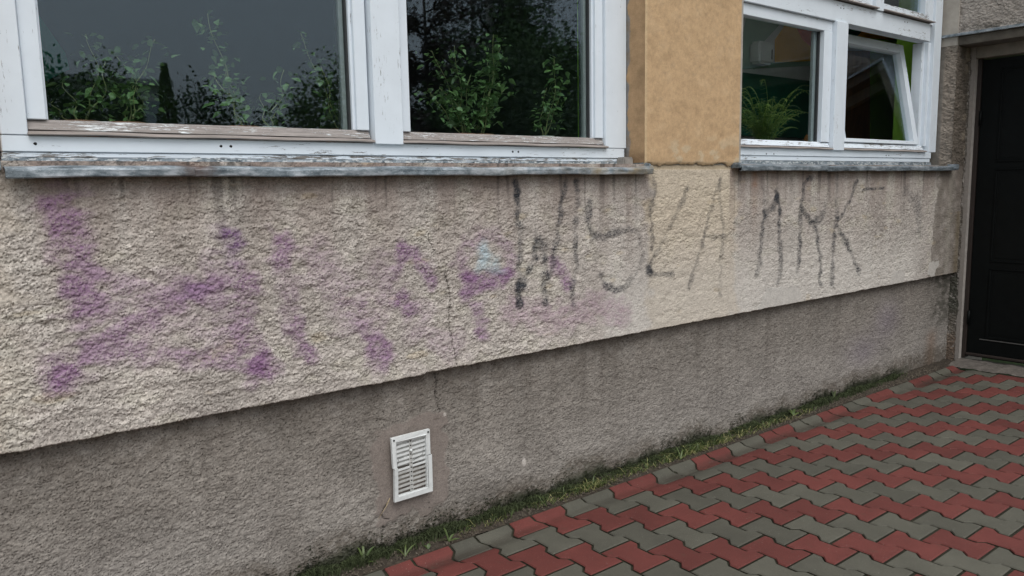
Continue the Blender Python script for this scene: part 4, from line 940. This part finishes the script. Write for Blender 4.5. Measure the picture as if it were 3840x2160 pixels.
weed('tall dark weed tuft farthest along the wall', 3105, 1490, [(60, .07, 1.2), (90, .09, 1.5), (130, .06, 1.2), (20, .06, 1.0)], 'moss', .010, seed=7)
st = empty('straw', (1.29, 2.43, .17), 'dry straw hanging from the lower left corner of the vent', 'straw')
p0, p1, p2 = onY(1461, 1872, 2.42), onY(1448, 1900, 2.418), onY(1417, 1948, 2.422)
V, F = tube_mesh('stalk', [p0, p1, p2], [.0018, .0013, .0006], 5); link('stalk', mesh('stalk', V, F, True), M['straw'], st)
V, F = tube_mesh('stalk', [p0+np.array([.002, 0, .004]), onY(1449, 1893, 2.417), onY(1447, 1885, 2.416)], [.0016, .001, .0004], 5); link('stalk', mesh('stalk', V, F, True), M['straw'], st)

# ---------------------------------------------------------------- the cracked vent cover
def vent():
    t = empty('vent_cover', (1.395, 2.42, .31), 'broken white ventilation grille screwed to the grey plinth', 'vent')
    x0, x1, z0, z1 = 1.315, 1.480, .193, .436; zb = .325
    yf = 2.410
    # four-sided frames of the two broken halves; the lower one has slid a little right and forward
    def ring_piece(lo, hi, dx, dy, zz0, zz1, zcl, zcr):
        P = []
    def bow(x, z): return -.010*math.exp(-((x-x0)/.03)**2)*math.exp(-((z-.33)/.10)**2)-.002
    def frame_strip(name, quad, dx, dy):
        # quad: 4 (x,z) corners, raised strip with rounded outer lip
        cx = sum(p[0] for p in quad)/4; cz = sum(p[1] for p in quad)/4; V = []
        for dep, s in ((.010, 1.0), (.001, 1.0), (0.0, .97), (0.0, .0)):
            for (x, z) in quad:
                xx = cx+(x-cx)*(s if s else 1) if s else x; zz = z
                if s == 0: continue
                V.append((xx+dx, yf+dep+dy+bow(xx, zz), zz))
        F = [(4*a+k, 4*a+(k+1) % 4, 4*(a+1)+(k+1) % 4, 4*(a+1)+k) for a in range(2) for k in range(4)]+[(0, 1, 2, 3), (8, 9, 10, 11)]
        me = mesh(name, V, F); bm = bmesh.new(); bm.from_mesh(me); bmesh.ops.recalc_face_normals(bm, faces=bm.faces[:]); bm.to_mesh(me); bm.free()
        return link(name, me, M['vent'], t)
    fw = .0155
    ql, qr = .322, .338         # break height on left and right side
    # outer frame, upper half and lower half
    for (nm, dx, dy, quads) in (('frame_upper_half', 0, 0, [[(x0, z1-fw), (x1, z1-fw), (x1, z1), (x0, z1)], [(x0, ql+.001), (x0+fw, ql+.001), (x0+fw, z1-fw), (x0, z1-fw)], [(x1-fw, qr+.001), (x1, qr+.001), (x1, z1-fw), (x1-fw, z1-fw)]]),
                                ('frame_lower_half', .003, -.003, [[(x0, z0), (x1, z0), (x1, z0+fw), (x0, z0+fw)], [(x0, z0+fw), (x0+fw, z0+fw), (x0+fw, ql-.001), (x0, ql-.001)], [(x1-fw, z0+fw), (x1+.001, z0+fw), (x1+.001, qr-.0005), (x1-fw, qr-.0005)]])):
        V = []; F = []
        for q in quads:
            o = len(V)
            for dep in (.012, 0.0):
                for (x, z) in q: V.append((x+dx, yf+dep+dy+bow(x, z), z))
            F += [(o, o+1, o+2, o+3)[::-1], (o+4, o+5, o+6, o+7)]+[(o+k, o+(k+1) % 4, o+4+(k+1) % 4, o+4+k) for k in range(4)]
        me = mesh(nm, V, F); bm = bmesh.new(); bm.from_mesh(me); bmesh.ops.remove_doubles(bm, verts=bm.verts[:], dist=.0001); bmesh.ops.recalc_face_normals(bm, faces=bm.faces[:]); bm.to_mesh(me); bm.free()
        o = link('frame', me, M['vent'], t); o['label'] = 'upper half of the broken frame' if dx == 0 else 'lower half of the broken frame, shifted outwards'
    # raised inner lip
    for a, b, c_, d in ((x0+fw, x0+fw+.0035, z0+fw, z1-fw), (x1-fw-.0035, x1-fw, z0+fw, z1-fw), (x0+fw+.0036, x1-fw-.0036, z1-fw-.0035, z1-fw), (x0+fw+.0036, x1-fw-.0036, z0+fw, z0+fw+.0035)):
        box('inner_lip', a, b, yf-.0055, yf+.012, c_, d, M['vent'], t, .0008)
    xi0, xi1, zi0, zi1 = x0+fw+.004, x1-fw-.004, z0+fw+.005, z1-fw-.005
    xm = (xi0+xi1)/2; box('centre_bar', xm-.0065, xm+.0065, yf+.003, yf+.008, zi0, zi1, M['vent_dirty'], t, .0006)
    n = 12; ph = (zi1-zi0)/n
    for k in range(n+1):
        z = zi0+ph*k
        if k == 0: continue
        hh = ph*.50
        up = z > .31
        mt = M['vent'] if up else M['vent_dirty']
        for a, b, sl in ((xi0, xm-.0066, .003), (xm+.0066, xi1, .003)):
            dz = -.004 if (k == 6 and a == xi0) else 0
            V = [(a, yf+.003, z-hh), (b, yf+.003, z-hh+sl), (b, yf+.003, z+sl), (a, yf+.003, z), (a, yf+.0045, z-hh), (b, yf+.0045, z-hh+sl), (b, yf+.0045, z+sl), (a, yf+.0045, z)]
            V = [(x, y, zz+dz) for x, y, zz in V]
            o = link('slat', mesh('slat', V, [(3, 2, 1, 0), (4, 5, 6, 7), (0, 1, 5, 4), (1, 2, 6, 5), (2, 3, 7, 6), (3, 0, 4, 7)]), mt, t)
    # slider plate behind the upper slots (closes them), and rivets on the centre bar
    box('slider_plate', xi0, xi1, yf+.0092, yf+.0105, .318, zi1, M['vent_dirty'], t, 0)
    for k in range(n):
        z = zi0+ph*(k+.5)
        V = [(xm+.003*math.cos(q), yf+.0027, z+.003*math.sin(q)) for q in np.linspace(0, 2*math.pi, 8, endpoint=False)]+[(xm+.003*math.cos(q), yf+.004, z+.003*math.sin(q)) for q in np.linspace(0, 2*math.pi, 8, endpoint=False)]
        link('vent_hole', mesh('vent_hole', V, [tuple(range(8)), tuple(range(15, 7, -1))]+[(k2, (k2+1) % 8, 8+(k2+1) % 8, 8+k2) for k2 in range(8)]), M['black'], t)
    # knob
    bm = bmesh.new(); bmesh.ops.create_uvsphere(bm, u_segments=10, v_segments=6, radius=.0055); me = bpy.data.meshes.new('knob'); bm.to_mesh(me); bm.free()
    for v in me.vertices: v.co += Vector((xm, yf, zi1-ph*2.6))
    link('knob', me, M['vent'], t)
    for x, z in ((x0+.009, z1-.009), (x1-.008, z1-.009), (x0+.010, z0+.010), (x1-.006, z0+.010)):
        V = [(x+.0035*math.cos(q), yf-.0026+bow(x, z), z+.0035*math.sin(q)) for q in np.linspace(0, 2*math.pi, 8, endpoint=False)]+[(x+.0035*math.cos(q), yf+.002, z+.0035*math.sin(q)) for q in np.linspace(0, 2*math.pi, 8, endpoint=False)]
        link('screw', mesh('screw', V, [tuple(range(8)), tuple(range(15, 7, -1))]+[(k2, (k2+1) % 8, 8+(k2+1) % 8, 8+k2) for k2 in range(8)]), M['black'], t)
    # hairline cracks following the break
    V, F = merge([tube_mesh('c', [(x0, yf-.013, ql), (x0+fw, yf-.003, ql+.004)], .0007, 4), tube_mesh('c', [(xi0+.004, yf+.0025, .325), (xi0+.012, yf+.0025, .350), (xi0+.03, yf+.0025, .353)], .0006, 4), tube_mesh('c', [(xm+.01, yf+.0025, .330), (xi1-.012, yf+.0025, .345), (xi1-.008, yf+.0025, .375)], .0006, 4), tube_mesh('c', [(xi1, yf-.002, qr), (x1, yf-.004, qr)], .0009, 4)])
    link('crack', mesh('crack', V, F), M['black'], t)
    return t
vent()

# ---------------------------------------------------------------- indoor plants on the window sill
def leaf_mesh(name, ln, wd, lobes=0, fold=.25):
    n = 6; V = []; F = []
    for i in range(n+1):
        s = i/n; w = wd*.5*math.sin(math.pi*min(1, s*1.02+.02))**.7*(1-.35*s)*(1+.18*math.sin(lobes*s*6.28)); z = -.25*ln*s*s
        V += [(-w, ln*s, z+fold*w), (0, ln*s, z), (w, ln*s, z+fold*w)]
    for i in range(n): F += [(3*i, 3*i+1, 3*i+4, 3*i+3), (3*i+1, 3*i+2, 3*i+5, 3*i+4)]
    me = mesh(name, V, F, True); me.materials.append(M['vine']); return me
leafs = [leaf_mesh('leaf_a', .034, .028, 2), leaf_mesh('leaf_b', .044, .026, 1), leaf_mesh('leaf_c', .026, .022, 2)]
def pot(t, x, y, mat, r=.055, h=.115):
    n = 20; z0 = 1.4405; V = []; F = []
    for rr, z in ((r*.75, 0), (r, h*.85), (r*1.08, h*.86), (r*1.08, h), (r*.98, h), (r*.95, h*.9)):
        V += [(x+rr*math.cos(2*math.pi*k/n), y+rr*math.sin(2*math.pi*k/n), z0+z) for k in range(n)]
    for a in range(5):
        for k in range(n): F.append((a*n+k, a*n+(k+1) % n, (a+1)*n+(k+1) % n, (a+1)*n+k))
    F.append(tuple(range(n))[::-1]); link('pot', mesh('pot', V, F, True), mat, t)
    V = [(x+r*.955*math.cos(2*math.pi*k/n), y+r*.955*math.sin(2*math.pi*k/n), z0+h*.9) for k in range(n)]+[(x, y, z0+h*.92)]
    link('potting_soil', mesh('potting_soil', V, [(k, (k+1) % n, n) for k in range(n)]), M['earth'], t)
def vine(label, px, stems, pmat, y=2.70, seed=0, dens=1.0):
    """stems: list of (top px, top py, bulge)"""
    r = random.Random(seed); x = onY(px, 470, y)[0]
    t = empty('potted_vine', (x, y, 1.4405), label, 'potted plant', 'potted climbing plants behind the left window'); pot(t, x, y, M[pmat])
    base = np.array([x, y, 1.54])
    for (tx, ty, bl) in stems:
        top = onY(tx, ty, y+r.uniform(-.05, .06)); k = 14; pts = []
        wx, wy, ph = r.uniform(-1, 1)*bl, r.uniform(-.03, .03), r.uniform(0, 3)
        for i in range(k):
            s = i/(k-1); p = base*(1-s)+top*s; p = p+np.array([wx*math.sin(math.pi*s)+.010*math.sin(s*11+ph), wy*math.sin(math.pi*s)+.008*math.cos(s*9+ph), 0]); pts.append(p)
        V, F = tube_mesh('stem', pts, [.0024*(1-.6*i/(k-1)) for i in range(k)], 5); link('stem', mesh('stem', V, F, True), M['vinestem'], t)
        length = np.linalg.norm(top-base); nl = int(length/.0058*dens)
        for q in range(nl):
            s = .18+.82*(q+r.random())/nl; f = s*(k-1); i = min(k-2, int(f)); p = pts[i]*(1-(f-i))+pts[i+1]*(f-i)
            p = p+np.array([r.gauss(0, .030), r.gauss(0, .022), r.uniform(-.012, .012)])
            o = bpy.data.objects.new('leaf', leafs[r.randrange(3)]); COL.objects.link(o); o.parent = t
            o.location = Vector(p)-Vector(t.location); o.rotation_euler = (r.uniform(-1.0, .7), r.uniform(-.8, .8), r.uniform(0, 6.28)); sc_ = r.uniform(.5, 1.0); o.scale = (sc_,)*3
vine('low bushy vine at the left end of the left pane', 300, [(330, 130, .05), (230, 300, .04), (390, 230, .05), (200, 380, .02)], 'pot', seed=1, dens=1.0)
vine('two-stemmed vine in the left third of the left pane', 470, [(445, 210, .04), (590, 150, .05), (520, 330, .03), (420, 330, .03)], 'pot', seed=2, dens=1.1)
vine('tallest vine in the middle of the left pane, reaching high', 905, [(775, 50, .03), (850, 260, .03), (800, 280, .04)], 'pot', seed=3, dens=1.1)
vine('low curling vine right of the tallest one in the left pane', 1010, [(1090, 320, .03), (980, 350, .02), (1060, 260, .04)], 'pot_white', seed=4, dens=.8)
vine('vine pressed against the right side of the left pane', 1270, [(1120, 120, .04), (1210, 250, .03), (1290, 170, .03)], 'pot', seed=5, dens=.9)
vine('dense vine on the left of the right pane', 1730, [(1620, 190, .03), (1700, 170, .03), (1650, 330, .04), (1760, 280, .02), (1600, 330, .02)], 'pot', seed=6, dens=1.5)
vine('full leafy vine in the centre of the right pane', 1800, [(1880, 180, .03), (1830, 230, .03), (1900, 330, .03), (1850, 130, .03)], 'pot', seed=7, dens=1.5)
vine('slender vine by the lime green reveal', 2030, [(2075, 210, .02), (2050, 330, .02), (2110, 290, .02)], 'pot_white', seed=8, dens=1.1)

def fern():
    y = 2.74; x = onY(2870, 500, y)[0]; r = random.Random(9)
    t = empty('fern', (x, y, 1.4405), 'bushy boston fern behind the right window beside the pilaster', 'potted plant'); pot(t, x, y, M['pot'], .07, .12)
    for k in range(95):
        a_ = r.uniform(0, 6.28); ox = r.uniform(-.16, .14); ln = r.uniform(.22, .55); up = r.uniform(.55, 1.5); V = []; F = []; n = 16; pts = []
        for i in range(n+1):
            s = i/n; d = ln*s*(.8-.1*up); z = ln*up*(1.3*s-.85*s*s); pts.append(np.array([x+ox*(.4+.6*s)+math.cos(a_)*d, min(2.97, max(2.60, y+math.sin(a_)*d*.42)), 1.555+z]))
        tan = np.array([math.cos(a_), math.sin(a_)*.4, 0]); side = np.array([-math.sin(a_), math.cos(a_), 0])
        for i in range(1, n+1):
            w = .034*math.sin(math.pi*(.12+.85*i/n)); p = pts[i]
            for sg in (-1, 1):
                o = len(V); tip = p+side*sg*w+np.array([0, 0, -.25*w])+tan*.006; V += [p-tan*.004, p+tan*.004, tip+tan*.003, tip-tan*.002]; F.append((o, o+1, o+2, o+3))
        v2, f2 = tube_mesh('r', pts, .0012, 3); V, F = merge([(V, F), (v2, f2)])
        link('frond', mesh('frond', V, F), M['fern'], t)
fern()

# ---------------------------------------------------------------- what the panes mirror: garden and house opposite
def leaf_cloud(name, P, size, mat, parent, seed, flat=False):
    r = np.random.default_rng(seed); n = len(P); a = r.standard_normal((n, 3)); a /= np.linalg.norm(a, axis=1)[:, None]; b = np.cross(a, r.standard_normal((n, 3))); b /= np.linalg.norm(b, axis=1)[:, None]
    s = size*(.6+.8*r.random(n))[:, None]; V = np.stack([P-a*s*.5, P+b*s*.32, P+a*s*.5, P-b*s*.32], 1)
    return link(name, fast_mesh(name, V.reshape(-1, 3), np.arange(n*4).reshape(-1, 4), False), mat, parent)
def blob_points(n, c, rad, seed, clumps=40, hollow=.55):
    r = np.random.default_rng(seed); cc = r.standard_normal((clumps, 3)); cc /= np.linalg.norm(cc, axis=1)[:, None]; cc *= (hollow+(1-hollow)*r.random(clumps))[:, None]
    idx = r.integers(0, clumps, n); p = cc[idx]+r.standard_normal((n, 3))*.16; return np.array(c)+p*np.array(rad)
def bush(name, label, cat, px, top, Y, half, mat, seed, n=9000, group=None, size=.07, cone=False):
    base = mirrored(px, 560, Y); zt = mirrored(px, top, Y)[2]; x = base[0]; h = zt+.05
    t = empty(name, (x, Y, -.05), label, cat, group)
    V, F = tube_mesh('trunk', [(x, Y, -.06), (x+.03, Y, h*.45), (x, Y, h*.8)], [.05*half+.03, .04*half+.02, .015], 7); link('trunk', mesh('trunk', V, F, True), M['bark'], t)
    if cone:
        r = np.random.default_rng(seed); s = r.random(n)**.8; a_ = r.uniform(0, 6.28, n); lump = 1+.25*np.sin(s*40+a_*3); rr = half*(1-s)**.8*(.55+.45*np.sqrt(r.random(n)))*lump+.03
        P = np.stack([x+rr*np.cos(a_), Y+rr*np.sin(a_), s*h], 1)
    else: P = blob_points(n, (x, Y, h*.55), (half, half*.8, h*.45), seed)
    leaf_cloud('crown', P, size, mat, t, seed); return t
G_ = 'garden shrubs mirrored in the left pane'
bush('thuja', 'narrow dark thuja mirrored low in the middle of the left pane', 'shrub', 640, 250, -10, .36, M['leaf_mid'], 1, 3200, G_, cone=True)
bush('shrub', 'rounded shrub mirrored at the left edge of the left pane', 'shrub', 250, 262, -9, .75, M['leaf_mid'], 2, 9000, G_)
bush('shrub', 'upright shrub mirrored between the two left vines', 'shrub', 450, 285, -9.5, .55, M['leaf_mid'], 3, 7000, G_)
bush('shrub', 'low shrub mirrored right of the thuja', 'shrub', 740, 350, -10.5, 1.0, M['leaf_dark'], 4, 8000, G_)
bush('shrub', 'broad shrub mirrored at the right side of the left pane', 'shrub', 1290, 250, -8, .85, M['leaf_mid'], 5, 12000, G_)
bush('shrub', 'low dark hedge plant mirrored near the foot of the left pane', 'shrub', 1060, 400, -9, .9, M['leaf_dark'], 6, 8000, G_)
G2_ = 'garden trees mirrored in the right panes'
bush('tree', 'big round dark tree mirrored at the right of the middle pane', 'tree', 2060, 40, -7.5, 1.9, M['leaf_dark'], 7, 26000, G2_, .09)
bush('tree', 'paler tree mirrored at the far right edge of the middle pane', 'tree', 2190, 120, -14, 2.2, M['leaf_mid'], 8, 18000, G2_, .10)
bush('shrub', 'tall dense shrub mirrored behind the vines of the middle pane', 'shrub', 1840, 190, -5.5, 1.5, M['leaf_dark'], 9, 22000, G2_, .07)
bush('tree', 'dark tree mirrored in the right window', 'tree', 2900, 0, -12, 2.4, M['leaf_dark'], 10, 36000, G2_, .10)
def birch():
    Y = -8.5; x = mirrored(1850, 300, Y)[0]; r = np.random.default_rng(30); t = empty('birch_tree', (x, Y, -.05), 'weeping birch mirrored at the top of the middle pane', 'tree', G2_)
    H = 8.5; V, F = tube_mesh('trunk', [(x, Y, -.06), (x+.05, Y, 2), (x-.03, Y, 4.5), (x+.05, Y, H)], [.17, .15, .11, .03], 9); link('trunk', mesh('trunk', V, F, True), M['birchbark'], t)
    parts = []; P = []
    for k in range(26):
        a_ = r.uniform(0, 6.28); z = r.uniform(3.0, 8.0); ln = (1.0+1.5*r.random())*(1.1-(z-3)/8); p0 = np.array([x, Y, z]); pts = [p0+np.array([math.cos(a_)*ln*s, math.sin(a_)*ln*s, .9*s*ln*.6-.3*s*s]) for s in np.linspace(0, 1, 6)]
        parts.append(tube_mesh('b', pts, [.035, .028, .02, .014, .009, .005], 5))
        for j in range(11):
            q = pts[min(5, 1+int(r.random()*5))]+r.standard_normal(3)*.12; l2 = r.uniform(.8, 2.4); m = int(l2*42)
            s = r.random(m); P.append(np.stack([q[0]+.06*np.sin(s*5+j)+r.standard_normal(m)*.035, q[1]+r.standard_normal(m)*.035, q[2]-s*l2], 1)); 
            parts.append(tube_mesh('b', [q, q+np.array([.05, 0, -l2*.5]), q+np.array([0, 0, -l2])], .004, 3))
    V, F = merge(parts); link('branches', mesh('branches', V, F, True), M['bark'], t)['kind'] = 'stuff'
    leaf_cloud('crown', np.concatenate(P), .055, M['leaf_birch'], t, 31)
birch()
def rowan():
    Y = -6.0; x = mirrored(1600, 300, Y)[0]; r = np.random.default_rng(40); t = empty('rowan_tree', (x, Y, -.05), 'sparse reddish tree mirrored at the upper left of the middle pane', 'tree', G2_)
    V, F = tube_mesh('trunk', [(x, Y, -.06), (x+.05, Y, 1.5), (x, Y, 4.6)], [.09, .07, .02], 8); link('trunk', mesh('trunk', V, F, True), M['bark'], t)
    parts = []; P = []
    for k in range(46):
        a_ = r.uniform(0, 6.28); z = r.uniform(1.2, 4.3); ln = .5+.9*r.random(); up = r.uniform(.2, .8); p0 = np.array([x, Y, z]); pts = [p0+np.array([math.cos(a_)*ln*s, math.sin(a_)*ln*s, up*s*ln]) for s in np.linspace(0, 1, 5)]
        parts.append(tube_mesh('b', pts, [.016, .013, .01, .007, .004], 4)); m = 240
        s = .25+.8*r.random(m); P.append(np.stack([x+math.cos(a_)*ln*s, Y+math.sin(a_)*ln*s, z+up*s*ln], 1)+r.standard_normal((m, 3))*.085)
    V, F = merge(parts); link('branches', mesh('branches', V, F, True), M['bark'], t)['kind'] = 'stuff'
    leaf_cloud('crown', np.concatenate(P), .07, M['leaf_plum'], t, 41)
rowan()
def far_house():
    Y = -30; a = mirrored(230, 300, Y)[0]; b = mirrored(600, 300, Y)[0]; zt = mirrored(450, 318, Y)[2]; zr = mirrored(450, 280, Y)[2]
    t = empty('house', ((a+b)/2, Y, -.05), 'distant low house mirrored in the left half of the left pane', 'house')
    box('wall', a, b, Y-7, Y, -.05, zt, mat_simple('house render', (.80, .80, .80), .9, .1, 1, 0), t, 0)
    o = box('roof', a-.4, b+.4, Y-7.4, Y+.5, zt, zt+.25, mat_simple('roof felt', (.55, .56, .57), .9, .1, 1, 0), t, .02)
    prism('roof', [(a-.4, zt+.25), (b+.4, zt+.25), (b-1.5, zr), (a+1.5, zr)], 'y', Y-6, Y-1, o.data.materials[0], t)
    for px in (465, 545):
        x = mirrored(px, 300, Y)[0]; f = box('window', x-.75, x+.75, Y+.002, Y+.06, zt-1.9, zt-.5, M['white_plastic'], t, .02); f['label'] = 'white framed window'
        g = box('shutter', x-.65, x+.65, Y+.0605, Y+.07, zt-1.8, zt-.6, mat_simple('pale blind', (.55, .6, .65), .7, .05, 5, 0), f, 0)
        g.location = (0, 0, 0)
far_house()
